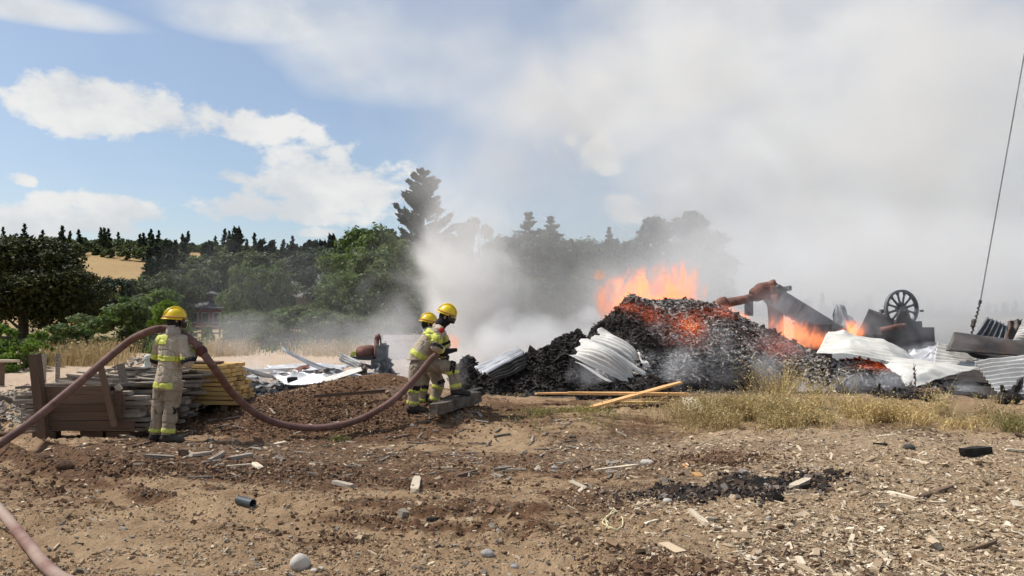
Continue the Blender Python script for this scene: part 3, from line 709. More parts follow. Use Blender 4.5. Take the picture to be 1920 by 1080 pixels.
def glove(parent, wrist, tip, curl, side=1, k=1.0):
    """Hand in a thick glove: palm, four unequal bent fingers, thumb from the side of the palm."""
    w, t = Vector(wrist), Vector(tip); d = (t - w).normalized(); n = Vector(curl).normalized(); n = (n - d * n.dot(d)).normalized(); s = d.cross(n) * side
    m = MB(); L = .19 * k; m.cone(w - d * .05, w, .042 * k, .040 * k, 10)
    for q in (-.026, -.009, .009, .026): m.cone(w + s * q * k * .6, w + d * .085 * k + s * q * k, .026 * k, .021 * k, 8)
    for q, l in ((-.033, .82), (-.011, 1.0), (.011, .95), (.033, .76)):
        a = w + d * .085 * k + s * q * k; b = a + (d * .035 + n * .022) * l * k; c = b + (d * .004 + n * .034) * l * k; e = c + (-d * .018 + n * .014) * l * k
        m.cone(a, b, .0135 * k, .0125 * k, 8); m.cone(b, c, .0125 * k, .0118 * k, 8); m.cone(c, e, .0115 * k, .010 * k, 8)
    a = w + d * .025 * k - s * .036 * k; b = a + (d * .032 - s * .022 + n * .020) * k; c = b + (d * .018 + s * .004 + n * .028) * k
    m.cone(a, b, .017 * k, .0145 * k, 8); m.cone(b, c, .014 * k, .0115 * k, 8)
    g = link('glove', remeshed(m, 'glove', .006, 1), parent, GLOVEM)
    c = MB(); c.tube([w - d * .075, w - d * .02], [.058 * k, .050 * k], 14); c.build('cuff', HIVIS, g, smooth=True); return g
def boot(parent, ankle, ground_z, toe_dir, k=1.0, pitch=0.0):
    a = Vector(ankle); d = Vector(toe_dir).normalized(); z = ground_z; m = MB()
    m.cone(a + Vector((0, 0, .06)), Vector((a.x, a.y, z + .09)), .062 * k, .058 * k, 12)
    s = Vector((-d.y, d.x, 0))
    def q(f, h): return Vector((a.x, a.y, z)) + d * f * k + Vector((0, 0, h + f * pitch))
    m.cone(q(-.05, .055), q(.10, .055), .052 * k, .048 * k, 12); m.cone(q(.02, .085), q(.13, .055), .055 * k, .045 * k, 12); m.ell(q(.17, .045), (.062 * k, .05 * k, .042 * k))
    b = link('boot', remeshed(m, 'boot', .010, 3), parent, BOOTM)
    so = MB(); pts = []; N = 20
    for h in (0.0, .028):
        for j in range(N):
            th = 2 * math.pi * j / N; f = .068 + .155 * math.cos(th); wd = (.048 + .010 * math.cos(th)) * math.sin(th); pts.append(q(f, h) + s * wd * k)
    so.add(pts, [tuple(reversed(range(N))), tuple(N + j for j in range(N))] + [(j, (j + 1) % N, N + (j + 1) % N, N + j) for j in range(N)])
    so.build('sole', BLACKF, b); return b
def head_pieces(m, c, rot, k=1.0):
    """Head with brow, nose, jaw, lips, ears and eye bulges; local +X is the face."""
    def q(x, y, z): return rot @ Vector((x * k, y * k, z * k)) + Vector(c)
    m.ell(q(0, 0, .02), (.098 * k, .078 * k, .105 * k), rot); m.ell(q(.025, 0, -.06), (.070 * k, .060 * k, .065 * k), rot)
    m.ell(q(.078, 0, .03), (.022 * k, .055 * k, .018 * k), rot); m.cone(q(.09, 0, .012), q(.112, 0, -.025), .010 * k, .015 * k, 8)
    for s in (-1, 1): m.ell(q(.078, .031 * s, .005), (.013 * k,) * 3); m.ell(q(-.005, .082 * s, -.01), (.020 * k, .010 * k, .032 * k), rot)
    m.ell(q(.086, 0, -.055), (.012 * k, .026 * k, .007 * k), rot); m.ell(q(.086, 0, -.066), (.012 * k, .022 * k, .007 * k), rot); m.ell(q(.07, 0, -.095), (.022 * k, .026 * k, .02 * k), rot)
def rotm(yaw, pitch=0.0): return Matrix.Rotation(yaw, 3, 'Z') @ Matrix.Rotation(pitch, 3, 'Y')

def firefighter(origin, label, J, k, head_rot, seed, backpanel=None, cloth=TAN, fold=.019, gloves=True, grp='firefighters working on the fire'):
    """J: joints already in metres, relative to the origin."""
    e = empty('person', origin); tag(e, label, 'person', grp)
    # body: one continuous figure under the clothes
    b = MB(); head_pieces(b, J['head'], head_rot, k); nk, ch, pv = Vector(J['neck']), Vector(J['chest']), Vector(J['pelvis'])
    b.cone(Vector(J['head']) + Vector((0, 0, -.04)), nk, .055 * k, .062 * k); b.cone(nk, ch, .065 * k, .10 * k); b.cone(ch, pv, .10 * k, .09 * k)
    for s in ('R', 'L'):
        sh, el, wr = [Vector(J[x + s]) for x in ('sh', 'el', 'wr')]; hp, kn, an = [Vector(J[x + s]) for x in ('hip', 'kn', 'an')]
        b.cone(nk, sh, .05 * k, .045 * k, 10); b.cone(sh, el, .044 * k, .036 * k, 10); b.cone(el, wr, .036 * k, .028 * k, 10)
        b.cone(pv, hp, .085 * k, .07 * k, 10); b.cone(hp, kn, .068 * k, .052 * k, 10); b.cone(kn, an, .050 * k, .042 * k, 10)
    link('body', remeshed(b, 'body', .012, 2), e, SKIN)
    hd = MB(); c = Vector(J['head']); hd.ell(c + head_rot @ Vector((-.018, 0, .0)) * k, (.102 * k, .088 * k, .118 * k), head_rot); hd.cone(c + Vector((0, 0, -.06)), nk + (c - nk) * .1, .078 * k, .085 * k)
    link('balaclava', remeshed(hd, 'balaclava', .010, 3), e, BLACKF)
    # jacket
    j = MB(); T = J['torso']; oval(j, [t[0] for t in T], [t[1] * k for t in T], [t[2] * k for t in T], J.get('yaw', 0))
    for s in ('R', 'L'):
        sh, el, wr = [Vector(J[x + s]) for x in ('sh', 'el', 'wr')]
        j.cone(Vector(T[-1][0]), sh, .085 * k, .088 * k); j.cone(sh, el, .088 * k, .074 * k); j.cone(el, el.lerp(wr, .86), .074 * k, .060 * k)
    jm = remeshed(j, 'jacket', .011, 4, (fold, 6.5), seed); jo = link('jacket', jm, e, cloth)
    # trousers
    p = MB(); p.ell(pv, (.175 * k, .145 * k, .15 * k))
    for s in ('R', 'L'):
        hp, kn, an = [Vector(J[x + s]) for x in ('hip', 'kn', 'an')]
        p.cone(hp, kn, .118 * k, .098 * k); p.cone(kn, kn.lerp(an, .5), .098 * k, .092 * k); p.tube([kn.lerp(an, .45), an.lerp(kn, .02)], [.090 * k, .093 * k], 16)
    pm = remeshed(p, 'trousers', .011, 3, (.019, 6.5), seed + 7); po = link('trousers', pm, e, TANP)
    # collar
    co = MB(); co.cone(nk + (c - nk) * .02, nk + (c - nk) * .48, .098 * k, .088 * k); link('collar', remeshed(co, 'collar', .010, 2, (.008, 12), seed), jo, J.get('collar_mat', HOODM))
    # reflective bands
    b0, b1 = Vector(T[0][0]), Vector(T[2][0])
    for ts in J['jb']: band(jm, b0, b1, ts, .30, jo)
    for s in ('R', 'L'):
        el, wr, sh = Vector(J['el' + s]), Vector(J['wr' + s]), Vector(J['sh' + s]); kn, an, hp = Vector(J['kn' + s]), Vector(J['an' + s]), Vector(J['hip' + s])
        l = (wr - el).length; band(jm, el, wr, (l * .55, l * .62, l * .68, l * .76), .105 * k, jo)
        (band(jm, sh, el, [(el - sh).length * x for x in (.52, .60, .68, .76)], .12 * k, jo) if J.get('armband', True) else None)
        l = (an - kn).length; band(pm, kn, an, (l * .72, l * .77, l * .82, l * .87), .13 * k, po)
        if J.get('kneeband'): band(pm, kn, an, (l * .12, l * .17, l * .22, l * .27), .15 * k, po)
        band(pm, hp, kn, [(kn - hp).length * x for x in (.88, 1.12)], .135 * k, po, 'knee_pad', [BLACKF, BLACKF], off=.006, sel=lambda cc, nn, kd=Vector(J['kneedir']): nn.dot(kd) > .25)
        band(jm, sh, el, [(el - sh).length * x for x in (.86, 1.05)], .12 * k, jo, 'elbow_patch', [BLACKF, BLACKF], off=.005, sel=lambda cc, nn, ed=Vector(J['elbowdir']): nn.dot(ed) > .1)
    if backpanel:
        o_, ax, ts, cond = backpanel; band(jm, o_, ax, ts, .5, jo, 'back_panel', [HIVIS, HIVIS], sel=cond)
    helmet(e, Vector(J['helmet']), (.148, .128, .150), head_rot, k)
    return e, jo, jm
def build_people():
    # --- standing man with the hose over his shoulder
    O = G(318, 830); Y = O.y; k = Y / 10.66
    q = lambda px, py, dy=0.0: P(px, py, Y + dy * k) - O
    J = dict(head=q(329, 600), neck=q(325, 624), chest=q(322, 655), pelvis=q(316, 712), helmet=q(328, 597), collar_mat=HOODM, armband=False,
             shR=q(343, 640, -.04), elR=q(353, 679, -.10), wrR=q(368, 652, .06), shL=q(302, 641, .04), elL=q(294, 676, .14), wrL=q(316, 664, .30),
             hipR=q(327, 722, -.03), knR=q(321, 768, -.03), anR=q(314, 817, -.04), hipL=q(305, 722, .03), knL=q(299, 768, .06), anL=q(294, 815, .08),
             torso=[(q(315, 730), .205, .165), (q(316, 708), .188, .155), (q(319, 680), .165, .135), (q(321, 655), .185, .14), (q(322, 636), .155, .12)], yaw=-.25,
             jb=[(.020, .045, .065, .090), (.365, .388, .408, .432)], kneedir=(.9, .5, 0), elbowdir=(.2, -.6, -.7))
    e, jo, jm = firefighter(O, 'firefighter standing beside the lumber stack with the hose over the shoulder, seen from behind', J, k, rotm(R(38), R(4)), 1,
                        (q(315, 730), q(316, 660), (.575, .69), lambda c, n: n.y < -.2 and q(296, 640).x < c.x < q(319, 640).x))
    glove(e, q(364, 658, .02), q(374, 640, .0), (0, 1, .2), 1, k); glove(e, q(312, 668, .28), q(324, 655, .36), (0, -1, .2), 1, k)
    boot(e, q(314, 818, -.04), q(314, 830, -.04).z - .005, (.95, -.15, 0), k * 1.05); gz = s1(O.x + q(294, 815, .08).x, Y + .08) - O.z
    boot(e, q(294, 815, .08), gz, (.8, .55, 0), k * 1.0)
    # --- front one of the two bending at the nozzle
    O = GY(790, 12.4); Y = 12.4; k = 1.0
    q = lambda px, py, dy=0.0: P(px, py, Y + dy) - O
    J = dict(head=q(837, 594, 0), neck=q(826, 609), chest=q(814, 631), pelvis=q(790, 684), helmet=q(838, 588), collar_mat=BLACKF,
             shR=q(823, 622, -.13), elR=q(816, 650, -.21), wrR=q(831, 659, -.10), shL=q(824, 619, .14), elL=q(836, 645, .16), wrL=q(828, 662, .06),
             hipR=q(781, 690, -.07), knR=q(776, 726, -.06), anR=q(774, 762, -.06), hipL=q(808, 684, .07), knL=q(848, 690, .10), anL=q(856, 731, .10),
             torso=[(q(783, 675), .180, .170), (q(788, 661), .180, .165), (q(799, 645), .172, .155), (q(811, 628), .162, .15), (q(820, 614), .138, .125)],
             jb=[(.045, .075, .095, .13)], kneeband=True, kneedir=(1, -.3, .1), elbowdir=(-.2, -1, -.3))
    e, jo, jm = firefighter(O, 'firefighter bending over the hose end with one boot up on the beam', J, k, rotm(R(-6), R(20)), 2,
                        (q(799, 640), q(815, 613), (.08, .20), lambda c, n: n.z > -.1 and n.x < .55))
    glove(e, q(826, 657, -.12), q(842, 662, -.10), (0, .9, -.6), 1, k); glove(e, q(826, 656, .10), q(838, 668, .06), (0, -.9, -.5), 1, k)
    boot(e, q(774, 760, -.06), s1(O.x + q(774, 760, -.06).x, Y - .06) - O.z, (1, -.15, 0), 1.05); boot(e, q(856, 728, .10), q(856, 741, .10).z, (1, .1, 0), 1.0, -.08)
    pt = MB(); c = q(828, 619, -.232); pt.ell(c, (.042, .012, .045), seg=16, rings=8); em = pt.build('shoulder_emblem', REDM, jo, smooth=True)
    pt = MB(); pt.ell(c + Vector((0, -.004, 0)), (.030, .014, .030), seg=12); pt.build('emblem_centre', REDM, em, smooth=True)
    # --- his partner, mostly hidden behind him
    Y = 12.85; O = GY(800, Y); q = lambda px, py, dy=0.0: P(px, py, Y + dy) - O
    J = dict(head=q(803, 607, 0), neck=q(803, 622), chest=q(803, 640), pelvis=q(801, 688), helmet=q(803, 603), collar_mat=HOODM,
             shR=q(815, 630, -.06), elR=q(824, 655, -.10), wrR=q(834, 668, -.10), shL=q(800, 630, .14), elL=q(806, 655, .22), wrL=q(822, 668, .12),
             hipR=q(812, 694, -.10), knR=q(824, 718, -.12), anR=q(813, 754, -.10), hipL=q(797, 694, .06), knL=q(792, 724, .06), anL=q(790, 756, .06),
             torso=[(q(799, 676), .165, .15), (q(799, 664), .165, .15), (q(800, 650), .155, .14), (q(802, 638), .15, .14), (q(804, 628), .12, .11)],
             jb=[(.04, .07, .09, .12)], kneeband=True, kneedir=(1, -.3, .1), elbowdir=(0, -1, -.3))
    e, _, _ = firefighter(O, 'firefighter mostly hidden behind the bending one, crouching lower', J, .93, rotm(R(15), R(12)), 3)
    glove(e, q(832, 665, -.08), q(842, 672, -.04), (0, .8, -.6), 1, .95); glove(e, q(822, 666, .12), q(834, 672, .08), (0, -.8, -.6), 1, .95)
    for s, ddy in (('R', -.10), ('L', .06)):
        a = J['an' + s]; boot(e, a, s1(O.x + a.x, Y + ddy) - O.z, (1, .1, 0), .95)
build_people()

# ------------------------------------------------------------------ hose
def smooth_path(pts, n=12):
    pts = [Vector(p) for p in pts]; out = []
    for i in range(len(pts) - 1):
        a, b, c, d = pts[max(i - 1, 0)], pts[i], pts[i + 1], pts[min(i + 2, len(pts) - 1)]
        for j in range(n):
            t = j / n; out.append(.5 * ((2 * b) + (c - a) * t + (2 * a - 5 * b + 4 * c - d) * t * t + (3 * b - a - 3 * c + d) * t ** 3))
    return out + [pts[-1]]
def build_hose():
    YF = G(318, 830).y
    gq = lambda a, b: (a, b, G(a, b + 14).y)
    raw = [(300, 1400, 3.7), (190, 1190, 4.6), gq(103, 1075), gq(50, 1018), gq(0, 955), (-60, 925, 7.5), (-160, 915, 8.0), (-215, 925, 8.3), (-150, 925, 8.6), (-60, 876, 8.9), (0, 832, 9.25), (60, 790, 9.6), (150, 716, 10.05),
           (235, 645, 10.45), (275, 623, YF + .02), (305, 616, YF + .13), (335, 622, YF + .13), (352, 633, YF + .03), (368, 646, YF - .05), (400, 688, YF + .02), (440, 742, 10.85), (495, 784, 11.15), (560, 801, 11.3), (620, 800, 11.4), (680, 784, 11.6), (740, 748, 11.9), (785, 702, 12.1), (806, 676, 12.2), (822, 663, 12.27), (838, 659, 12.3)]
    pts = smooth_path([P(*a) for a in raw]); r = .049
    xs = np.array([p.x for p in pts]); ys = np.array([p.y for p in pts]); gz = surf(xs, ys)
    for p, g in zip(pts, gz): p.z = max(p.z, g + r * .85)
    K = 12 * 8; lie = np.convolve(np.pad(gz[:K + 20], 15, 'edge'), np.ones(31) / 31, 'valid')
    for i in range(K): f = min(1, max(0, (K - i) / 24)); pts[i].z = pts[i].z * (1 - f) + (lie[i] + r * .95) * f
    o0 = pts[160].copy(); e = empty('fire_hose', (o0.x, o0.y, h1(o0.x, o0.y))); tag(e, 'long brown fire hose carried over the shoulder and running to the bending pair', 'hose')
    t = NT('hose_rubber'); pos = t.n('ShaderNodeNewGeometry').outputs['Position']; sp = t.n('ShaderNodeSeparateXYZ'); t.set(sp, 0, pos)
    n = t.noise(pos, 5, 6, .65, .5); n2 = t.noise(pos, 45, 4, .7)
    c = t.mix(t.rng(n, .35, .7), (.120, .062, .050), (.20, .115, .095))
    faded = t.mix(t.rng(t.noise(pos, .9, 5, .6, .3), .40, .60), (.36, .265, .21), (.20, .10, .08)); c = t.mix(t.rng(sp.outputs[1], 7.6, 7.0), c, faded)
    c = t.mix(t.rng(n2, .55, .75, 0, .6), c, (.30, .21, .15)); t.principled(c, .72, 0, t.bump(n2, .3, .006), .25)
    loc = Vector(e.location); m = MB(); m.tube([p - loc for p in pts], [r * (.80 + .20 * min(1, max(0, (p.y - 6.5) / 3))) for p in pts], 14); m.build('hose_tube', t.m, e, smooth=True)
    i = 12 * 18 + 2; a, b = pts[i] - loc, pts[i + 4] - loc; d = (b - a).normalized()
    m = MB(); m.tube([a, a + d * .02, a + d * .10, a + d * .12], [r * 1.05, r * 1.35, r * 1.35, r * 1.05], 14); m.tube([a + d * .045, a + d * .075], [r * 1.6, r * 1.6], 6); m.build('coupling', plain('coupling_metal', (.10, .035, .030), .5, .3), e, smooth=False)
    a = pts[-1] - loc; d = (pts[-1] - pts[-4]).normalized(); m = MB(); m.tube([a - d * .12, a - d * .05, a + d * .06, a + d * .16], [r * 1.2, r * 1.2, r * .8, r * .55], 12); m.build('nozzle', BLACKF, e, smooth=True)
build_hose()
# ------------------------------------------------------------------ buildings, fence posts and other far things
def wood_mat(name, c1, c2, stretch=(.6, 9, 9), rough=.85, isl=.25, dark=(.05, .035, .025), dk=.66):
    t = NT(name); v = t.tc(); sv = t.map(v, stretch); oi = t.n('ShaderNodeObjectInfo').outputs['Random']; g = t.n('ShaderNodeNewGeometry').outputs['Random Per Island']
    off = t.n('ShaderNodeVectorMath', operation='ADD'); t.set(off, 0, sv); cv = t.n('ShaderNodeCombineXYZ'); t.set(cv, 0, t.math('MULTIPLY', oi, 30)); t.set(cv, 1, t.math('MULTIPLY', g, 17)); t.set(off, 1, cv.outputs[0]); sv = off.outputs[0]
    gr = t.noise(sv, 3.0, 6, .7, .6); c = t.mix(t.rng(gr, .32, .68), c1, c2)
    c = t.mix(t.rng(t.noise(sv, .9, 4, .6), dk, dk + .12), c, dark)
    rr = t.math('FRACT', t.math('ADD', g, t.math('MULTIPLY', oi, 7.31))); c = t.mix(1.0, c, t.mix(rr, (1 - isl,) * 3, (1 + isl,) * 3), 'MULTIPLY')
    t.principled(c, rough, 0, t.bump(gr, .6, .012), .2); return t.m
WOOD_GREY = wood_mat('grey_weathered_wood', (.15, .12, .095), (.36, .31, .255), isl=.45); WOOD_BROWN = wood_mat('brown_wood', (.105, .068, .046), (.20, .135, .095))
WOOD_YEL = wood_mat('fresh_yellow_wood', (.46, .285, .10), (.66, .44, .18), dark=(.22, .12, .05)); WOOD_ORANGE = wood_mat('orange_wood', (.50, .27, .10), (.72, .43, .20), dark=(.26, .12, .05), dk=.7)
WOOD_PALE = wood_mat('pale_wood', (.52, .43, .31), (.70, .60, .46)); CHARW = wood_mat('charred_wood', (.012, .011, .010), (.05, .045, .04), rough=.8)
PLK = {}
def plank_mesh(key, seed, warp=.02):
    """Unit board along X with chipped ends and a slight bow; scaled per plank."""
    if key in PLK: return PLK[key]
    rs = random.Random(seed); m = MB(); n = 5; vs = []
    for i in range(n):
        x = -.5 + i / (n - 1); bow = warp * math.sin(math.pi * (i / (n - 1)) + seed) ; e = 1.0 if 0 < i < n - 1 else rs.uniform(.9, 1)
        for y, z in ((-.5, -.5), (.5, -.5), (.5, .5), (-.5, .5)): vs.append((x + (rs.uniform(-.012, .012) if i in (0, n - 1) else 0), y * e, z + bow * 8 * .5))
    fs = [(i * 4 + k, i * 4 + (k + 1) % 4, (i + 1) * 4 + (k + 1) % 4, (i + 1) * 4 + k) for i in range(n - 1) for k in range(4)] + [(3, 2, 1, 0), tuple((n - 1) * 4 + k for k in range(4))]
    m.add(vs, fs); PLK[key] = m.mesh('plank'); return PLK[key]
def plank(parent, c, size, rot=(0, 0, 0), mat=None, name='plank', v=None):
    v = random.randrange(5) if v is None else v; me = plank_mesh((mat.name, v), v + 3, [.0, .01, -.01, .02, .005][v])
    if not me.materials: me.materials.append(mat)
    o = bpy.data.objects.new(name, me); COL.objects.link(o); o.parent = parent; o.location = c; o.scale = size; o.rotation_euler = rot; return o
def build_lumber():
    rs = random.Random(7); random.seed(5); Y0 = 11.0; x0 = XW(60, Y0 + .2); x1 = XW(285, Y0 + .2); gz = h1((x0 + x1) / 2, Y0 + 1)
    e = empty('lumber_stack', ((x0 + x1) / 2, Y0 + 1.2, gz)); tag(e, 'big untidy stack of weathered grey planks beside the standing firefighter', 'lumber stack'); O = Vector(e.location)
    def at(x, y, z): return Vector((x, y, z)) - O
    th = .062
    for L in range(9):
        z = gz + .17 + th * (L + .5)
        for r in range(7):
            y = Y0 + .32 + r * .31; w = rs.uniform(.16, .24); l = rs.uniform(1.35, 1.75) ; cx = (x0 + x1) / 2 + .02 + rs.uniform(-.16, .12)
            if r == 0 and L > 6 : cx -= .15
            plank(e, at(cx, y, z), (l, w, th * rs.uniform(.7, .95)), (0, rs.uniform(-.01, .01), rs.uniform(-.05, .05)), WOOD_GREY)
        for r in range(3): plank(e, at(x0 + .1 + rs.uniform(-.16, .06), Y0 + .4 + r * .35, z), (.5, rs.uniform(.1, .2), th * .8), (0, 0, rs.uniform(-.1, .1)), WOOD_GREY)
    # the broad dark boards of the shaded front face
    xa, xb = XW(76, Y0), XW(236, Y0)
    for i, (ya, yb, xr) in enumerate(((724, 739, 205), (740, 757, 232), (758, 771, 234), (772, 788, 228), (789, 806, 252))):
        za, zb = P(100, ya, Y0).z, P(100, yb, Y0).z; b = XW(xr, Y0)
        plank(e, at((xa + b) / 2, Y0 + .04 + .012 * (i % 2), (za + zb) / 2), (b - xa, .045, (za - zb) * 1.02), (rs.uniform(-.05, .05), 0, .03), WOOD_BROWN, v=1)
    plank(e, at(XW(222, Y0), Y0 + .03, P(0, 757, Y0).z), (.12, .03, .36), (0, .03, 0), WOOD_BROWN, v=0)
    # loose boards thrown across the top
    for i in range(46):
        f = rs.random(); y = Y0 + .35 + f * 1.9; x = rs.uniform(x0 + .35, x1 - .2); z = gz + .17 + th * 9 + .03 + .025 * rs.random() + .16 * f * rs.random() + .05 * math.exp(-((x - (x0 + x1) / 2) / .5) ** 2)
        plank(e, at(x, y, z), (rs.uniform(.55, 1.5), rs.uniform(.08, .17), rs.uniform(.02, .035)), (rs.uniform(-.12, .12), rs.uniform(-.12, .12), rs.uniform(-.6, .6) if i % 3 else rs.uniform(-.2, .1)), WOOD_GREY)
    for x, y in ((x0 + .2, Y0 + .3), (x1 - .45, Y0 + .3), ((x0 + x1) / 2, Y0 + .35), (x0 + .3, Y0 + 1.9), (x1 - .3, Y0 + 1.9)): plank(e, at(x, y, gz + .085), (.34, .14, .17), (0, 0, rs.uniform(-.2, .2)), WOOD_BROWN, 'bearer')
    def stake(pa, pb, Y, w, mat, d=.05):
        a, b = P(*pa, Y), P(*pb, Y); c = (a + b) / 2; dr = b - a; plank(e, c - O, (dr.length, w, d), (0, -math.atan2(dr.z, dr.x), 0), mat, 'stake', 0)
    stake((83, 826), (65, 663), Y0 - .07, .115, WOOD_BROWN, .12); stake((215, 800), (189, 688), Y0 - .06, .05, WOOD_BROWN, .07)
    stake((236, 735), (226, 682), Y0 + .55, .04, WOOD_GREY, .10); stake((225, 732), (219, 722), Y0 + .2, .04, WOOD_PALE, .08)
    # fresh yellow stack
    Y0 = 13.2; a, b = XW(332, Y0), XW(424, Y0); gz = P(0, 757, Y0).z; zt = P(0, 682, Y0).z
    e = empty('sawn_timber_stack', ((a + b) / 2, Y0 + .5, gz)); tag(e, 'low stack of fresh yellow boards behind the legs of the standing firefighter', 'timber stack'); O = Vector(e.location); n = 9; th = (zt - gz) / n
    for L in range(n):
        for r in range(4):
            br = b + .24 * (1 - L / n) + rs.uniform(-.04, .04); al = a + rs.uniform(-.1, .1)
            plank(e, Vector(((al + br) / 2, Y0 + r * .24 + rs.uniform(-.02, .02), gz + th * (L + .45))) - O, (br - al, .22, th * rs.uniform(.72, .9)), (0, rs.uniform(-.012, .012) + .012, rs.uniform(-.03, .03)), WOOD_YEL)
    plank(e, Vector(((a + b) / 2 - .1, Y0 + .2, zt + .02)) - O, (b - a - .1, .4, .03), (0, .02, .05), WOOD_BROWN)
    for x in (a + .2, b): plank(e, Vector((x, Y0 + .3, gz - .06)) - O, (.12, .7, .10), (0, 0, 0), WOOD_BROWN, 'bearer')
def single_plank(name, label, A, B, w, th, mat, cat='plank', group=None, sink=.0, roll=0.0):
    A, B = Vector(A), Vector(B); c = (A + B) / 2; d = B - A; m = MB(); rs = random.Random(sum(map(ord, label))); L = d.length; vs = []; n = 7
    for i in range(n):
        x = -L / 2 + L * i / (n - 1); e = 1 if 0 < i < n - 1 else rs.uniform(.55, .95)
        for y, z in ((-w / 2, -th / 2), (w / 2, -th / 2), (w / 2, th / 2), (-w / 2, th / 2)): vs.append((x + (rs.uniform(-.3, .3) * w if i in (0, n - 1) else 0), y * e * rs.uniform(.94, 1.03), z + rs.uniform(-.06, .06) * th))
    m.add(vs, [(i * 4 + k, i * 4 + (k + 1) % 4, (i + 1) * 4 + (k + 1) % 4, (i + 1) * 4 + k) for i in range(n - 1) for k in range(4)] + [(3, 2, 1, 0), tuple((n - 1) * 4 + k for k in range(4))])
    o = m.build(name, mat); q = d.to_track_quat('X', 'Z'); o.rotation_mode = 'QUATERNION'; o.rotation_quaternion = q @ Quaternion((1, 0, 0), roll); o.location = c; tag(o, label, cat, group); return o
def gp(px, py, dz=0.0):
    p = G(px, py); p.z = s1(p.x, p.y) + dz; return p
def build_far():
    red = plain('red_wall', (.24, .045, .035), .8, var=.2, scale=2); roof = plain('grey_shingle', (.13, .125, .13), .85, var=.25, scale=3, stretch=(1, 1, 3)); glass = plain('dark_glass', (.03, .035, .04), .2, spec=.6)
    # red house with hipped roof and cupola
    Y = 96; e = empty('red_house', GY(384, Y)); O = Vector(e.location); tag(e, 'red walled house with grey hipped roof and a little roof lantern among the trees', 'house')
    q = lambda px, py, dy=0: P(px, py, Y + dy) - O
    xl, xr = q(352, 600).x, q(440, 600).x; zt = q(0, 578).z; D = 5.0
    m = MB(); m.box(((xl + xr) / 2, D / 2, zt / 2 - .3), (xr - xl, D, zt + .6)); m.build('wall', red, e)
    zr = q(0, 558).z; o = .45; m = MB(); a = [(xl - o, -o, zt), (xr + o, -o, zt), (xr + o, D + o, zt), (xl - o, D + o, zt), (xl + 2.0, D / 2, zr), (xr - 2.0, D / 2, zr)]
    m.add(a, [(0, 1, 5, 4), (1, 2, 5), (2, 3, 4, 5), (3, 0, 4)], 0); m.add([(x, y, z - .12) for x, y, z in a[:4]], [(3, 2, 1, 0)]); rf = m.build('roof', roof, e)
    m = MB(); cx, cz = q(393, 0).x, zr; m.box((cx, D / 2, cz), (1.3, 1.3, .9)); m.build('roof_lantern', plain('lantern_wood', (.12, .05, .04), .8), rf)
    m = MB(); m.add([(cx - 1, D / 2 - 1, cz + .45), (cx + 1, D / 2 - 1, cz + .45), (cx + 1, D / 2 + 1, cz + .45), (cx - 1, D / 2 + 1, cz + .45), (cx, D / 2, cz + 1.0)], [(0, 1, 4), (1, 2, 4), (2, 3, 4), (3, 0, 4), (3, 2, 1, 0)]); m.build('lantern_roof', roof, rf)
    for i in range(4):
        x = xl + .8 + i * (xr - xl - 1.6) / 3; m = MB()
        for s in (-1, 1): m.box((x + s * .42, -.03, zt * .55), (.08, .1, 1.2)); m.box((x, -.03, zt * .55 + s * .6), (.92, .1, .08))
        w = m.build('window', plain('window_white', (.5, .45, .42)) if i == 0 else bpy.data.materials['window_white'], e); g = MB(); g.box((x, -.015, zt * .55), (.8, .04, 1.14)); g.build('pane', glass, w)
    # grey roofed house
    Y = 92; e = empty('grey_roofed_house', GY(572, Y)); O = Vector(e.location); tag(e, 'house of which only a plain grey roof slope with a white vent shows between trees', 'house')
    xl, xr = q(540, 0).x, q(612, 0).x; q2 = lambda px, py: P(px, py, Y) - O; xl, xr = q2(540, 0).x, q2(612, 0).x; zt, zr = q2(0, 556).z, q2(0, 524).z
    m = MB(); m.box(((xl + xr) / 2, 3, zt / 2 - .3), (xr - xl - .6, 5.4, zt + .6)); m.build('wall', plain('timber_wall', (.16, .11, .08), .85), e)
    m = MB(); m.add([(xl, 0, zt), (xr, 0, zt), (xr, 6, zt), (xl, 6, zt), (xl + .1, 3, zr), (xr - .1, 3, zr), (xl, 0, zt - .15), (xr, 0, zt - .15), (xr, 6, zt - .15), (xl, 6, zt - .15)], [(0, 1, 5, 4), (2, 3, 4, 5), (1, 2, 5), (3, 0, 4), (0, 6, 7, 1), (1, 7, 8, 2), (2, 8, 9, 3), (3, 9, 6, 0), (6, 9, 8, 7)]); rf = m.build('roof', plain('grey_metal_roof', (.21, .195, .19), .7, var=.12, scale=2), e)
    m = MB(); m.tube([(xr - 1.2, 3, zr - .2), (xr - 1.2, 3, zr + .8)], .16, 8); m.build('vent_pipe', plain('vent_white', (.6, .6, .6)), rf)
    # pale low wall seen through smoke
    p = GY(770, 31); m = MB()
    for i in range(8):
        for j in range(3): m.box((-.9 + i * .31 + (.15 if j % 2 else 0), 0, .9 - .36 + j * .24 - .2), (.30, .2, .225), jit=.006)
    m.box((.2, .03, .16), (2.6, .16, .5)); o = m.build('pale_wall', plain('pale_render', (.68, .62, .56), .8, var=.1), loc=p); tag(o, 'pale low wall blurred by smoke, directly left of the bending firefighters', 'wall')
    # posts and a bench-like plank
    for px, py, yt, w, lab in ((112, 691, 663, .07, 'thin grey fence post standing behind the lumber stack, left of the dry grass'), (84, 690, 664, .10, 'low broken stake beside the tall post of the lumber stack')):
        Y = 19.0; p = GY(px, Y); zt = P(px, yt, Y).z - p.z; m = MB(); m.box((0, 0, zt / 2 - .05), (w, w, zt + .1), jit=.008); m.box((0, 0, zt - .02), (w * 1.15, w * 1.15, .04), jit=.01); o = m.build('fence_post', WOOD_GREY, loc=p); tag(o, lab, 'post')
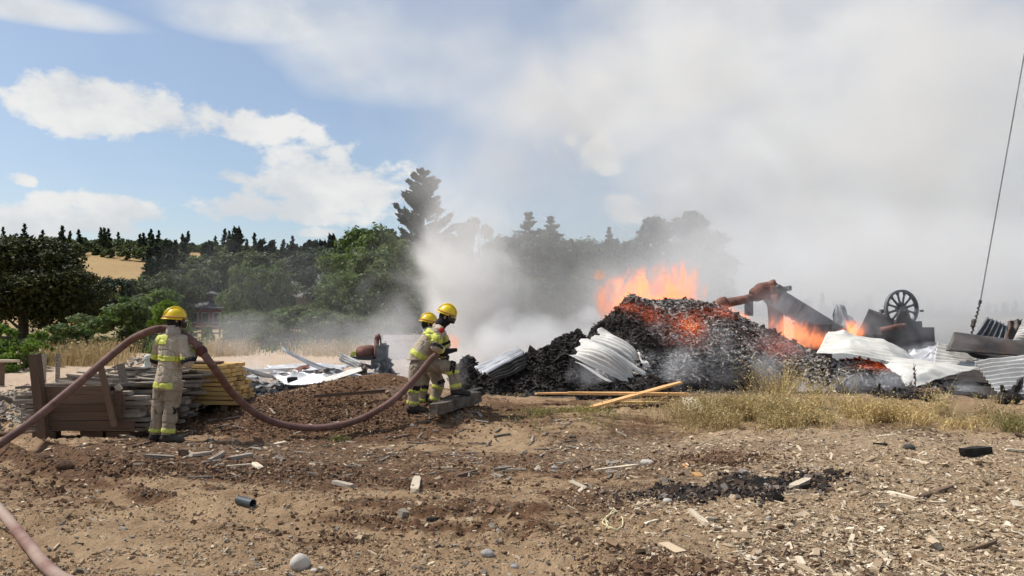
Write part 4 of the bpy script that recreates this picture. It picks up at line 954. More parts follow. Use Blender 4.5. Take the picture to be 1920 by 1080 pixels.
    Y = 21; p = GY(-8, Y); zt = P(0, 677, Y).z - p.z; e = empty('wooden_bench', p); tag(e, 'crude plank bench on short posts at the far left edge', 'bench'); plank(e, (0, 0, zt), (1.15, .35, .06), (0, 0, 0), WOOD_PALE, 'seat')
    for s in (-.35, .22): plank(e, (s, 0, zt / 2), (.08, .12, zt), (0, 0, 0), WOOD_BROWN, 'leg')
    # gate-like fence in the far yard, before the red house
    e = empty('wire_fence', GY(395, 40)); O = Vector(e.location); tag(e, 'thin wooden fence frame with a slanting brace below the red house', 'fence')
    for a, b, nm in (((379, 632), (379, 606), 'post'), ((412, 632), (412, 610), 'post'), ((380, 610), (398, 626), 'brace'), ((366, 612), (412, 614), 'rail'), ((366, 624), (412, 625), 'rail')):
        m = MB(); m.tube([P(*a, 40) - O, P(*b, 40) - O], .04, 6); m.build(nm, WOOD_BROWN, e)
    # pale sack heap
    Y = 17.2; p = GY(277, Y); m = MB(); z = P(0, 664, Y).z - p.z
    m.cone((0, 0, .1), (.0, 0, z * .55), .22, .13); m.ell((.02, 0, z - .09), (.10, .10, .10)); m.cone((0, 0, z * .5), (.02, 0, z * .8), .12, .07); m.ell((-.15, 0, .12), (.16, .16, .14)); m.ell((.2, .05, .1), (.2, .18, .12))
    o = link('cloth_sack', remeshed(m, 'cloth_sack', .02, 3, (.03, 6), 3), mat=plain('sack_cloth', (.60, .62, .56), .8, var=.12)); o.location = p; tag(o, 'knotted pale cloth sack standing behind the stack, left of the standing firefighter', 'sack')
    # pipe lying at the left edge
    a, b = P(-60, 806, 12.2), P(76, 808, 12.2); a.z = s1(a.x, a.y) + .03; b.z = s1(b.x, b.y) + .03; m = MB(); m.tube([a, a.lerp(b, .5) + Vector((0, 0, .01)), b], .035, 8); o = m.build('long_pole', WOOD_BROWN); tag(o, 'long thin pole lying on the soil at the left edge by the lumber stack', 'pole')
def build_planks():
    Yb = 14.2
    def gl(px, Y, dz=.03): x = XW(px, Y); return Vector((x, Y, s1(x, Y) + dz))
    single_plank('plank', 'long fresh orange plank lying level before the white crumpled sheets', P(1068, 737, Yb), P(1290, 739, Yb), .20, .045, WOOD_ORANGE)
    single_plank('plank', 'thin orange slat lying left of the long orange plank', P(1003, 738, Yb + .1), P(1100, 737, Yb + .1), .12, .03, WOOD_ORANGE)
    single_plank('plank', 'orange plank lying slantwise across the long one, far end raised', P(1093, 768, 13.1), P(1276, 717, 15.0), .15, .035, WOOD_ORANGE)
    single_plank('plank', 'short yellow plank below the crossed orange planks', P(1155, 754, 13.7), P(1234, 755, 13.7), .16, .04, WOOD_YEL)
    single_plank('plank', 'dark thin plank bending under the short yellow one', P(1160, 762, 13.5), P(1250, 757, 13.6), .10, .03, WOOD_BROWN)
    single_plank('plank', 'broad pale slab of wood lying flat at the left end of the dry grass', P(1290, 748, 14.0), P(1312, 774, 13.0), .28, .06, WOOD_PALE)
    # heavy beam under the boot
    A, B = P(813, 768, 11.8), P(893, 743, 13.0); o = single_plank('wooden_beam', 'heavy dark squared beam lying slantwise, one boot of a firefighter upon it', A, B, .22, .17, plain('old_beam', (.075, .058, .046), .85, var=.3, col2=(.17, .14, .11), bump=.6), 'beam')
    single_plank('wooden_beam', 'short dark beam end beyond the one that carries the boot', P(872, 742, 13.0), P(903, 733, 13.3), .16, .12, CHARW, 'beam')
    single_plank('wooden_beam', 'narrow beam half hidden behind the boots of the bending pair', P(796, 765, 12.9), P(850, 742, 13.4), .12, .12, WOOD_BROWN, 'beam')
    single_plank('pole', 'long thin pole lying on the dark dug soil between hose and burned sheets', P(590, 743, 12.9), P(722, 733, 13.1), .05, .05, WOOD_BROWN, 'pole')
build_lumber(); build_far(); build_planks()
# ------------------------------------------------------------------ burned metal sheets and machines
def metal(name, c1, c2, stain=(.10, .07, .05), st=.6, rough=.55, met=.25):
    t = NT(name); v = t.n('ShaderNodeNewGeometry').outputs['Position']; n = t.noise(v, 1.7, 6, .65, .5); f = t.noise(v, 22, 4, .7)
    c = t.mix(t.rng(n, .35, .65), c1, c2); c = t.mix(t.rng(t.math('ADD', t.noise(v, .9, 6, .7, .8), t.math('MULTIPLY', f, .12)), st, st + .16), c, stain)
    c = t.mix(1.0, c, t.mix(f, (.82,) * 3, (1.15,) * 3), 'MULTIPLY'); t.principled(c, rough, met, t.bump(t.math('ADD', n, t.math('MULTIPLY', f, .3)), .25, .03), .4); return t.m
M_WHITE = metal('pale_burned_sheet', (.50, .48, .445), (.66, .64, .60), (.34, .29, .24), .66, .6, .05)
M_GALV = metal('galvanised_sheet', (.46, .46, .46), (.66, .66, .67), (.20, .15, .12), .6, .5, .3)
M_DARK = metal('sooty_sheet', (.050, .044, .042), (.12, .105, .095), (.14, .075, .045), .6, .6, .2)
M_RUST = metal('rusty_steel', (.155, .065, .045), (.27, .14, .11), (.06, .045, .04), .58, .8, .1)
M_GREY = metal('grey_burned_steel', (.13, .135, .14), (.24, .245, .25), (.07, .06, .055), .6, .6, .2)
M_PALEC = metal('cream_sheet', (.58, .56, .50), (.72, .70, .64), (.42, .38, .30), .7, .65, .05)
def sheet(name, label, cs, ribs, amp, mat, bulge=(0, 0, 0), crumple=.0, seed=0, nu=None, nv=14, jag=.0, curl=0.0, cat='metal sheet', group=None, parent=None, thick=.006, along=0, arc=None):
    """Corrugated sheet spanned by four corner points TL, TR, BR, BL; ribs run from left to right edge (along=0) or top to bottom (1)."""
    c = [P(*p) if not isinstance(p, Vector) else p for p in cs]; nu = nu or (max(10, ribs * 8) if along else 26); nv = nv if along else max(10, ribs * 8)
    u, v = np.meshgrid(np.linspace(0, 1, nu), np.linspace(0, 1, nv), indexing='xy')
    A = [np.array(p) for p in c]; U, W = u[..., None], v[..., None]
    rs = np.random.RandomState(seed + 1)
    if jag:
        jl = jag * vnoise(v * 9, v * 0 + seed, seed=seed) ; jr = jag * vnoise(v * 9, v * 0 + seed + 5, seed=seed); U = U * (1 + jr[..., None] * U) + jl[..., None] * (1 - U)
        jt = jag * .6 * vnoise(u * 9, u * 0 + seed + 9, seed=seed); W = W + jt[..., None] * (1 - W) * .7 - jt[::-1][..., None] * W * .5
    Pn = (1 - W) * ((1 - U) * A[0] + U * A[1]) + W * ((1 - U) * A[3] + U * A[2])
    nrm = np.cross(A[1] - A[0], A[3] - A[0]); nrm /= np.linalg.norm(nrm); nrm = -nrm if nrm[1] > 0 else nrm      # towards the viewer
    Pn = Pn + (np.sin(math.pi * U) * np.sin(math.pi * W)) * np.array(bulge)
    if arc is not None: Pn = Pn + np.sin(math.pi * U) * np.array(arc)
    if curl: Pn = Pn + nrm * (curl * np.clip(np.abs(U - .5) * 2 - .55, 0, 1) ** 2 * 2)
    ph = (u if along else v) * ribs * 2 * math.pi
    amp_l = amp * (1 - .5 * np.clip(fbm(u * 3 + seed, v * 3, octv=2, seed=seed), 0, 1)) if crumple else amp
    off = amp_l * np.sin(ph) + crumple * (fbm(u * 2.4 + seed, v * 2.4, octv=3, seed=seed + 3) + .8 * (1 - 2 * np.abs(vnoise(u * 2.1 + seed, v * 1.7, seed=seed + 9)))) * .55
    Pn = Pn + nrm * off[..., None]
    O = Pn.reshape(-1, 3).mean(0); O[2] = Pn[..., 2].min(); V = Pn.reshape(-1, 3) - O
    i = (np.arange(nv - 1)[:, None] * nu + np.arange(nu - 1)[None, :]).ravel()
    me = np_mesh(name, V, np.stack([i, i + 1, i + nu + 1, i + nu], 1), True); o = link(name, me, mat=mat); o.location = O
    s = o.modifiers.new('t', 'SOLIDIFY'); s.thickness = thick; s.offset = 0
    if parent is not None: o.location = Vector(O) - Vector(parent.location); o.parent = parent
    else: tag(o, label, cat, group)
    return o
def at_bar(m, a, b, w, h, mi=0, O=None):
    a, b = Vector(a), Vector(b); d = b - a; q = d.to_track_quat('X', 'Z').to_matrix(); m.box((a + b) / 2, (d.length, w, h), q, mi); return m
def build_left_wreck():
    S = sheet
    S('bent_strip', 'bent metal strip curling up to a dark tip above the burned sheets', [(527, 650, 17.2), (706, 697, 17.6), (702, 705, 17.3), (533, 659, 17.1)], 2, .012, M_GALV, arc=(0, 0, -.20), seed=3, crumple=.03)
    S('metal_sheet', 'large pale sheet lying flat among the ashes left of the burned engine', [(500, 684, 19.5), (655, 682, 19.5), (640, 702, 17.4), (505, 712, 17.4)], 6, .02, M_GALV, crumple=.10, seed=5, jag=.05)
    S('metal_sheet', 'dark pointed sheet edge rising at the left end of the ashes', [(442, 686, 17.4), (512, 704, 17.4), (520, 712, 17.0), (470, 700, 16.9)], 2, .015, M_DARK, seed=6, crumple=.03)
    S('metal_sheet', 'blue grey folded sheet slumped on the berm crest', [(515, 708, 17.0), (566, 698, 16.6), (640, 717, 15.9), (540, 722, 15.9)], 4, .02, M_GALV, crumple=.12, seed=7)
    S('metal_sheet', 'pale narrow sheet sloping down from the folded metal at right to the berm crest', [(610, 709, 16.0), (676, 688, 16.0), (680, 694, 15.6), (600, 720, 15.6)], 3, .015, M_WHITE, seed=8, crumple=.03)
    S('metal_sheet', 'thin dark beam like sheet across the pale ashes', [(415, 694, 18.4), (560, 690, 18.4), (560, 696, 18.2), (415, 699, 18.2)], 1, .01, M_DARK, seed=9, crumple=.02)
    S('metal_sheet', 'flat pale sheet in the ashes beside the hose, left end of the wreckage', [(430, 703, 18.5), (500, 700, 18.8), (480, 712, 17.2), (425, 714, 17.2)], 4, .02, M_WHITE, seed=10, crumple=.08)
    rs = random.Random(31)
    junk = ((452, 698, 'short scorched strip leaning at the left end of the ashes'), (478, 712, 'grey bent strip lying in the ashes near the hose'), (531, 697, 'sooty strip crossing the pale ashes left of the steel block'), (560, 690, 'thin bent strip under the long curling one'), (600, 694, 'crooked grey strip in the middle of the burned sheets'), (622, 704, 'sooty strip lying just above the berm crest'), (648, 697, 'narrow torn strip before the folded duct'), (588, 716, 'half buried grey strip on the berm crest'), (690, 699, 'torn dark strip below the burned engine'), (505, 719, 'black strip at the foot of the ashes'), (540, 703, 'pale buckled strip beside the steel block'), (668, 708, 'rusty strip on the crest right of the pale narrow sheet'))
    for i, (px, py, lab) in enumerate(junk):
        Yj = 16.4 + rs.random() * 1.6; w = rs.uniform(18, 38); dy = rs.uniform(-9, 9); hh_ = rs.uniform(3, 7)
        S('torn_strip', lab, [(px - w, py - dy, Yj + rs.uniform(-.3, .3)), (px + w, py + dy, Yj), (px + w * .9, py + dy + hh_, Yj - .3), (px - w * .9, py - dy + hh_, Yj - .3)], 1, .02, (M_DARK, M_GREY, M_GALV, M_RUST)[i % 4], crumple=.09, seed=50 + i, jag=.12, cat='metal strip')
    # folded white duct
    e = empty('folded_duct', GY(655, 16.6)); O = Vector(e.location); tag(e, 'folded white metal duct leaning before the burned engine', 'duct')
    S('duct_wall', '', [(640, 664, 16.4), (683, 684, 16.2), (676, 694, 16.1), (637, 678, 16.3)], 3, .02, M_WHITE, seed=11, crumple=.05, parent=e, curl=.12)
    S('duct_wall', '', [(640, 663, 16.8), (684, 680, 16.6), (683, 685, 16.2), (640, 665, 16.4)], 2, .01, M_GALV, seed=12, parent=e)
    S('duct_end', '', [(676, 678, 16.1), (692, 690, 16.0), (684, 704, 15.9), (668, 698, 16.0)], 1, .02, M_DARK, seed=13, parent=e, crumple=.05)
    # burned engine
    Y = 17.0; e = empty('burned_engine', GY(700, Y)); O = Vector(e.location); q = lambda a, b, d=0: P(a, b, Y + d) - O; tag(e, 'burned out engine with upright exhaust pipe and a brown drum, behind the berm', 'engine')
    m = MB(); m.tube([q(706, 690), q(706, 636)], .055, 12); m.tube([q(706, 638), q(708, 632), q(713, 630)], [.055, .065, .06], 12); m.tube([q(713, 632), q(715, 655)], .018, 8); m.build('exhaust_pipe', M_RUST, e, smooth=True)
    m = MB(); m.box(q(717, 664), (.22, .25, .30), jit=.01); m.box(q(717, 649), (.26, .28, .05), jit=.01); m.box(q(711, 682), (.26, .35, .2), jit=.02); m.box(q(720, 654), (.06, .27, .24)); m.build('engine_block', M_GREY, e)
    m = MB(); m.tube([q(671, 664, -.1), q(676, 662, -.1), q(694, 661, .2), q(699, 662, .3)], [.07, .15, .17, .10], 16); m.build('drum', M_RUST, e, smooth=True)
    m = MB(); at_bar(m, q(654, 672), q(702, 670), .4, .07); at_bar(m, q(662, 678), q(700, 690), .3, .05); m.build('chassis_rail', M_DARK, e)
    m = MB(); m.box(q(664, 663), (.1, .1, .09), jit=.01); m.box(q(660, 666), (.06, .08, .05), jit=.01); m.build('yellow_bracket', HIVIS, e)
    S('bucket_shell', '', [(700, 674, 16.9), (727, 676, 17.2), (744, 704, 17.0), (712, 706, 16.6)], 1, .02, M_GREY, seed=15, crumple=.16, parent=e, jag=.2, nv=16)
    S('bucket_lip', '', [(722, 700, 16.8), (733, 690, 16.9), (745, 708, 16.8), (728, 708, 16.7)], 1, .02, M_GREY, seed=16, crumple=.08, parent=e, jag=.2, nv=12)
    rs = random.Random(3)
    for px, py, Y, s, lab in ((577, 706, 16.6, .22, 'grey steel block among the pale ashes under the bent strip'), (549, 714, 16.2, .14, 'small black block at the left ash edge'), (719, 713, 15.6, .16, 'dark concrete block on the berm below the engine'), (700, 716, 15.6, .12, 'low grey block left of the dark concrete block on the berm'), (441, 712, 16.8, .24, 'black lump of burned rubbish beside the hose')):
        p = P(px, py, Y); p.z = max(p.z, h1(p.x, Y) + .02); m = MB(); m.box((0, 0, 0), (s * 1.3, s, s), Euler((0, 0, rs.uniform(-.5, .5))).to_matrix(), jit=s * .12); m.box((s * .15, -s * .1, s * .45), (s * .8, s * .6, s * .25), jit=s * .1); o = m.build('rubble_block', M_GREY if 'grey' in lab else CHARW, loc=p); tag(o, lab, 'block')
def char_heap(name, label, poly, Yc, hd, n, size, seed, heat=None, mat=None, cat='heap', front=.28):
    """Heap whose crest follows poly [(px, py)], with loose flakes; poly is read at distance Yc."""
    xs = np.array([XW(p[0], Yc) for p in poly]); zs = np.array([P(p[0], p[1], Yc).z for p in poly])
    x0, x1 = xs[0], xs[-1]
    def ph(x, y):
        g = H(x, y); top = np.interp(x, xs, zs) - H(x, np.full_like(x, Yc)); top = np.maximum(top, 0) * (sstep(x0 - .01, x0 + .25, x) * (1 - sstep(x1 - .25, x1 + .01, x)) * .999 + .001)
        v = (y - Yc) / hd; v = v + .10 * fbm(x * 1.2, y * 1.2, octv=2, seed=seed)
        pr = np.clip(1 - np.abs(v) ** 1.35, 0, 1) ** .92
        return g + top * pr + .07 * fbm(x * 2.2, y * 2.2, octv=3, seed=seed + 1) * (pr > 0.02) - .05 * (pr <= 0.02)
    nx, ny = 150, 80; X, Yg = np.meshgrid(np.linspace(x0, x1, nx), np.linspace(Yc - hd * 1.05, Yc + hd * 1.05, ny), indexing='xy'); x, y = X.ravel(), Yg.ravel(); z = ph(x, y)
    O = np.array([(x0 + x1) / 2, Yc, h1((x0 + x1) / 2, Yc)])
    i = (np.arange(ny - 1)[:, None] * nx + np.arange(nx - 1)[None, :]).ravel(); me = np_mesh(name, np.stack([x, y, z], 1) - O, np.stack([i, i + 1, i + nx + 1, i + nx], 1), True)
    o = link(name, me, mat=mat); o.location = O; tag(o, label, cat)
    rs = np.random.RandomState(seed); fx = rs.uniform(x0, x1, n * 2); fy = Yc + hd * (1.02 - 2.0 * rs.rand(n * 2) ** 1.0)
    fz = ph(fx, fy); keep = (fz - H(fx, fy) > .03) & (fy < Yc + hd * .45); fx, fy, fz = fx[keep][:n], fy[keep][:n], fz[keep][:n]
    V, F = flakes(np.stack([fx, fy, fz + size * .18], 1) - O, size, rs, (2.3, .95, .28)); fm = np_mesh('charcoal', V, F); fo = link('charcoal', fm, o, mat); fo['kind'] = 'stuff'
    for m_, base in ((me, None), (fm, 1)):
        co = np.empty(len(m_.vertices) * 3, np.float32); m_.vertices.foreach_get('co', co); co = co.reshape(-1, 3) + O
        ht = np.zeros(len(co)) if heat is None else heat(co[:, 0], co[:, 1], co[:, 2])
        if base: ht = np.repeat(ht.reshape(-1, 8).mean(1), 8)
        at = m_.attributes.new('glow', 'FLOAT', 'POINT'); at.data.foreach_set('value', ht.astype(np.float32))
        ash = np.clip(fbm(co[:, 0] * .8 + 4, co[:, 2] * 1.2, octv=3, seed=8) * 1.3 + .42 + .25 * sstep(-.2, 1.2, co[:, 0] - XW(1180, Yc)), 0, 1) if heat is not None else np.full(len(co), .18)
        dk = np.exp(-(((co[:, 0] - XW(1345, Yc)) / .9) ** 2 + ((co[:, 2] - .55) / .38) ** 2)) if heat is not None else 0; ash = ash * (1 - .9 * dk)
        at = m_.attributes.new('ash', 'FLOAT', 'POINT'); at.data.foreach_set('value', ash.astype(np.float32))
    return o, ph
def flakes(C, size, rs, prop, tilt=1.0, sig=.42):
    """Small irregular eight cornered chips, randomly turned."""
    n = len(C); base = np.array([(x, y, z) for x in (-1, 1) for y in (-1, 1) for z in (-1, 1)], float) * .5
    B = base[None] * (1 + rs.uniform(-.35, .25, (n, 8, 3))); s = size * np.exp(rs.normal(0, sig, (n, 1))) * np.array(prop)[None] * rs.uniform(.7, 1.3, (n, 3)); B = B * s[:, None, :]
    a = rs.uniform(0, 2 * math.pi, n); b = rs.normal(0, .55 * tilt, n); c = rs.normal(0, .55 * tilt, n)
    ca, sa, cb, sb, cc, sc_ = np.cos(a), np.sin(a), np.cos(b), np.sin(b), np.cos(c), np.sin(c)
    x, y, z = B[..., 0], B[..., 1], B[..., 2]
    y, z = y * cc[:, None] - z * sc_[:, None], y * sc_[:, None] + z * cc[:, None]
    x, z = x * cb[:, None] + z * sb[:, None], -x * sb[:, None] + z * cb[:, None]
    x, y = x * ca[:, None] - y * sa[:, None], x * sa[:, None] + y * ca[:, None]
    V = np.stack([x, y, z], -1) + C[:, None, :]
    f = np.array([(0, 1, 3, 2), (4, 6, 7, 5), (0, 4, 5, 1), (2, 3, 7, 6), (0, 2, 6, 4), (1, 5, 7, 3)])
    F = (f[None] + (np.arange(n) * 8)[:, None, None]).reshape(-1, 4); return V.reshape(-1, 3), F
def ember_mat():
    t = NT('charcoal_and_embers'); g = t.n('ShaderNodeNewGeometry'); pos, isl = g.outputs['Position'], g.outputs['Random Per Island']
    h = t.n('ShaderNodeAttribute'); h.attribute_name = 'glow'; a = t.n('ShaderNodeAttribute'); a.attribute_name = 'ash'
    n = t.noise(pos, 9, 5, .7); f = t.noise(pos, 45, 4, .7)
    isl2 = t.math('FRACT', t.math('ADD', t.math('MULTIPLY', isl, 7.77), t.math('MULTIPLY', f, 4.0)))
    black = t.mix(f, (.012, .011, .010), (.060, .052, .047)); ashc = t.mix(f, (.26, .235, .21), (.62, .58, .53)); red = t.mix(f, (.095, .050, .040), (.31, .175, .145))
    c = t.mix(t.math('MULTIPLY', t.rng(isl, .34, .72), t.rng(t.math('ADD', a.outputs['Fac'], t.math('SUBTRACT', n, .5)), .15, .8)), black, ashc)
    hh = t.math('ADD', h.outputs['Fac'], t.math('MULTIPLY', t.math('SUBTRACT', n, .5), .7))
    c = t.mix(t.math('MULTIPLY', t.rng(isl2, .30, .7, 0, .8), t.rng(hh, -.02, .45)), c, red)
    hot = t.rng(t.math('ADD', isl2, t.math('MULTIPLY', hh, .27)), 1.0, 1.10); ec = t.mix(t.rng(hh, .6, 1.4), (1.0, .13, .018), (1.0, .30, .045))
    t.principled(c, .85, 0, t.bump(f, .6, .02), .2, ec, t.math('MULTIPLY', hot, 1.9)); return t.m
def build_pile():
    EM = ember_mat()
    def heat(x, y, z):
        def g(px, py, rx, ry, a): c = P(px, py, 17.2); return a * np.exp(-(((x - c.x) / rx) ** 2 + ((z - c.z) / ry) ** 2))
        return np.clip(g(1292, 612, .26, .16, .95) + g(1215, 588, .26, .18, .5) + g(1330, 588, .6, .16, .28) + g(1262, 600, .8, .30, .22) + g(1400, 640, 1.2, .35, .20) + g(1180, 575, .2, .1, .5) + g(1370, 585, .25, .12, .5) + g(1470, 650, .6, .25, .35) + g(1270, 640, .5, .2, .35) + .10 * vnoise(x * 2, z * 3, seed=6), 0, 1.4)
    poly = [(1080, 712), (1093, 655), (1108, 622), (1140, 592), (1168, 566), (1184, 555), (1200, 561), (1258, 562), (1310, 568), (1345, 574), (1400, 604), (1460, 630), (1520, 660), (1560, 690), (1600, 716), (1610, 725)]
    char_heap('ember_pile', 'great smoking pile of charcoal and glowing embers in the middle right', poly, 17.9, 2.3, 26000, .029, 4, heat, EM, 'ember pile')
    poly = [(925, 712), (950, 690), (985, 668), (1030, 652), (1062, 628), (1085, 618), (1100, 640), (1130, 690), (1150, 716)]
    char_heap('charcoal_heap', 'black heap of charred wood between the small corrugated sheet and the white crumpled ones', poly, 17.2, 1.3, 5000, .045, 14, None, EM, 'heap')
    poly = [(850, 716), (858, 690), (876, 668), (884, 672), (898, 690), (930, 700), (960, 716)]
    char_heap('charcoal_heap', 'low black heap of burned rubbish just right of the bending firefighters', poly, 18.6, .9, 1800, .05, 24, None, EM, 'heap')
    poly = [(1075, 738), (1110, 722), (1180, 716), (1225, 712), (1245, 718), (1262, 738)]
    char_heap('charcoal_heap', 'low black char ridge below the white crumpled sheets, behind the orange planks', poly, 15.3, .55, 1800, .035, 34, None, EM, 'heap')
    def heat2(x, y, z):
        def g(px, py, rx, ry, a): c = P(px, py, 16.6); return a * np.exp(-(((x - c.x) / rx) ** 2 + ((z - c.z) / ry) ** 2))
        return np.clip(g(1612, 686, .42, .05, .85) + g(1650, 692, .4, .08, .5) + g(1700, 702, .4, .06, .35), 0, 1.4)
    poly = [(1510, 724), (1540, 690), (1565, 676), (1610, 678), (1660, 686), (1720, 700), (1750, 708), (1775, 722)]
    char_heap('ember_pile', 'low bed of grey ash and red embers under the edge of the big white sheet', poly, 16.5, 1.3, 6000, .034, 44, heat2, EM, 'ember bed')
    poly = [(1560, 760), (1600, 735), (1700, 728), (1800, 738), (1930, 742), (2000, 760)]
    char_heap('charcoal_heap', 'flat field of black debris along the foot of the sheets at the right', poly, 15.4, 1.1, 4200, .045, 54, None, EM, 'heap')
    # white crumpled sheets on the pile
    S = sheet
    S('crumpled_sheet', 'white crumpled corrugated sheet, front one of the two on the pile foot', [(1098, 632, 16.2), (1208, 694, 15.7), (1168, 716, 15.3), (1072, 668, 15.6)], 9, .014, M_WHITE, bulge=(-.02, -.25, .20), crumple=.035, seed=21, jag=.07, nu=40)
    S('crumpled_sheet', 'white crumpled corrugated sheet standing behind the front one on the pile foot', [(1128, 613, 16.7), (1214, 676, 16.3), (1196, 702, 16.0), (1108, 646, 16.3)], 8, .014, M_WHITE, bulge=(.14, -.2, .12), crumple=.04, seed=22, jag=.05, nu=40)
    S('crumpled_sheet', 'small white torn piece at the right end of the crumpled sheets', [(1196, 660, 16.1), (1207, 664, 16.1), (1219, 690, 15.9), (1206, 696, 15.9)], 2, .02, M_WHITE, crumple=.05, seed=23, jag=.1)
    S('crumpled_sheet', 'thin pale sheet edge slipping out under the crumpled sheets', [(1078, 678, 15.4), (1090, 682, 15.4), (1150, 716, 15.1), (1140, 716, 15.0)], 1, .01, M_WHITE, seed=24)
    S('corrugated_sheet', 'small dark corrugated sheet leaning on the black heap, right of the bending pair', [(888, 690, 16.6), (968, 654, 17.0), (986, 664, 16.6), (912, 702, 16.0)], 5, .035, M_GALV, along=0, crumple=.03, seed=25, jag=.04)
    S('corrugated_sheet', 'underside flap of the small dark corrugated sheet', [(912, 702, 16.0), (986, 664, 16.6), (988, 690, 16.4), (930, 712, 15.9)], 4, .03, M_DARK, crumple=.05, seed=26, jag=.05)
def build_right_wreck():
    S = sheet; Y = 20.5
    # conveyor and pipe arm
    e = empty('conveyor_machine', GY(1500, Y)); O = Vector(e.location); q = lambda a, b, d=0: P(a, b, Y + d) - O; tag(e, 'burned conveyor machine with a rusty pipe arm and a long grey sloping chute', 'machine')
    m = MB(); m.tube([q(1338, 576), q(1352, 570), q(1362, 568)], [.10, .17, .17], 14); m.tube([q(1362, 568), q(1395, 562), q(1416, 556), q(1424, 552)], [.12, .11, .11, .16], 14)
    m.build('pipe_arm', M_RUST, e, smooth=True)
    m = MB(); m.tube([q(1411, 556), q(1428, 546), q(1446, 540)], [.17, .22, .16], 14); m.ell(q(1450, 550), (.33, .24, .26)); m.tube([q(1438, 536), q(1447, 531), q(1452, 544)], [.10, .15, .1], 10); m.tube([q(1456, 540), q(1462, 558)], [.13, .18], 12)
    jo = link('joint_housing', remeshed(m, 'joint_housing', .035, 2, (.03, 3), 5), e, M_RUST)
    m = MB(); m.tube([q(1450, 552), q(1454, 575), q(1455, 600), q(1455, 632)], [.26, .20, .19, .2], 14); m.build('standpipe', M_RUST, e, smooth=True)
    m = MB(); at_bar(m, q(1404, 560), q(1404, 592), .1, .2); at_bar(m, q(1461, 556), q(1478, 592), .06, .14); at_bar(m, q(1468, 560), q(1486, 600), .05, .05); m.build('hanger', M_GREY, e)
    a, b = q(1452, 541, .2), q(1590, 626, -.5); d = (b - a).normalized(); m = MB(); rot = (b - a).to_track_quat('X', 'Z').to_matrix()
    m.box((a + b) / 2, ((b - a).length, .75, .05), rot); n = rot @ Vector((0, 0, 1))
    for s in (-1, 1): m.box((a + b) / 2 + rot @ Vector((0, s * .38, -.17)), ((b - a).length, .04, .50), rot)
    for i in range(9): m.box(a.lerp(b, (i + .5) / 9) + rot @ Vector((0, -.41, -.17)), (.05, .04, .48), rot)
    m.build('chute', M_GREY, e)
    m = MB(); at_bar(m, q(1454, 536, -.1), q(1470, 546, -.1), .5, .06); m.box(q(1476, 541, 0), (.06, .5, .12)); m.build('chute_head', M_GREY, e)
    # dark bin
    p = GY(1520, 19.5); e = empty('steel_bin', p); tag(e, 'dark square steel bin half sunk behind the ember pile', 'bin'); O = Vector(p); q = lambda a, b, d=0: P(a, b, 19.5 + d) - O
    xl, xr, zt, zb = q(1496, 0).x, q(1546, 0).x, q(0, 606).z, -.05; m = MB()
    for y in (0, .6): m.box(((xl + xr) / 2, y, (zt + zb) / 2), (xr - xl, .04, zt - zb), jit=.01)
    for x in (xl, xr): m.box((x, .3, (zt + zb) / 2), (.04, .62, zt - zb), jit=.01)
    m.build('bin_wall', M_DARK, e); m = MB(); m.box(((xl + xr) / 2, -.02, zt), (xr - xl + .08, .07, .07)); m.box(((xl + xr) / 2, .62, zt), (xr - xl + .08, .07, .07)); m.build('rim', M_GREY, e)
    S('steel_plate', 'grey fin shaped steel plate standing up between chute and wheel', [(1565, 574, 20.2), (1582, 572, 20.2), (1604, 612, 19.8), (1556, 640, 19.8)], 1, .01, M_GREY, crumple=.10, seed=31, jag=.10, nv=16)
    S('steel_plate', 'tilted dark square steel plate left of the spoked wheel', [(1629, 579, 20.6), (1706, 612, 20.8), (1672, 650, 19.6), (1606, 628, 19.4)], 1, .01, M_DARK, crumple=.05, seed=32, nv=14)
    # the spoked wheel machine
    Y = 20.0; e = empty('flywheel_machine', GY(1695, Y)); O = Vector(e.location); q = lambda a, b, d=0: P(a, b, Y + d) - O; tag(e, 'old burned machine carrying a big spoked flywheel against the smoke', 'machine')
    c = q(1690, 579); w = empty('flywheel', c); w.parent = e; Rr = 36 / FPX * Y; rotw = Matrix.Rotation(R(14), 3, 'Z') @ Matrix.Rotation(R(90), 3, 'X')
    def ring(m, r0, r1, th, n=48):
        vs = []; 
        for k in range(n):
            a = 2 * math.pi * k / n
            for r, z in ((r0, -th / 2), (r1, -th / 2), (r1, th / 2), (r0, th / 2)): vs.append(rotw @ Vector((r * math.cos(a), r * math.sin(a), z)))
        m.add(vs, [(k * 4 + j, k * 4 + (j + 1) % 4, ((k + 1) % n) * 4 + (j + 1) % 4, ((k + 1) % n) * 4 + j) for k in range(n) for j in range(4)])
    m = MB(); ring(m, Rr * .875, Rr, .09); m.build('rim', M_GREY, w)
    hb = MB(); hb.tube([rotw @ Vector((0, 0, -.16)), rotw @ Vector((0, 0, .16))], Rr * .13, 16); ring(hb, 0.02, Rr * .19, .07, 16); hb.build('hub', M_GREY, w)
    for k in range(12):
        a = 2 * math.pi * (k + .5) / 12; m = MB(); d = Vector((math.cos(a), math.sin(a), 0)); m.tube([rotw @ (d * Rr * f) for f in (.18, .4, .7, .86)], [.045, .030, .026, .05], 8); m.build('spoke', M_GREY, w, smooth=True)
    m = MB()
    for s in (-.25, .25): at_bar(m, q(1694, 583, s), q(1676, 640, s), .08, .2); at_bar(m, q(1694, 583, s), q(1712, 640, s), .08, .2); at_bar(m, q(1685, 612, s), q(1705, 612, s), .07, .1)
    m.tube([q(1691, 580, -.45), q(1691, 580, .55)], .06, 12); m.build('stand', M_DARK, e)
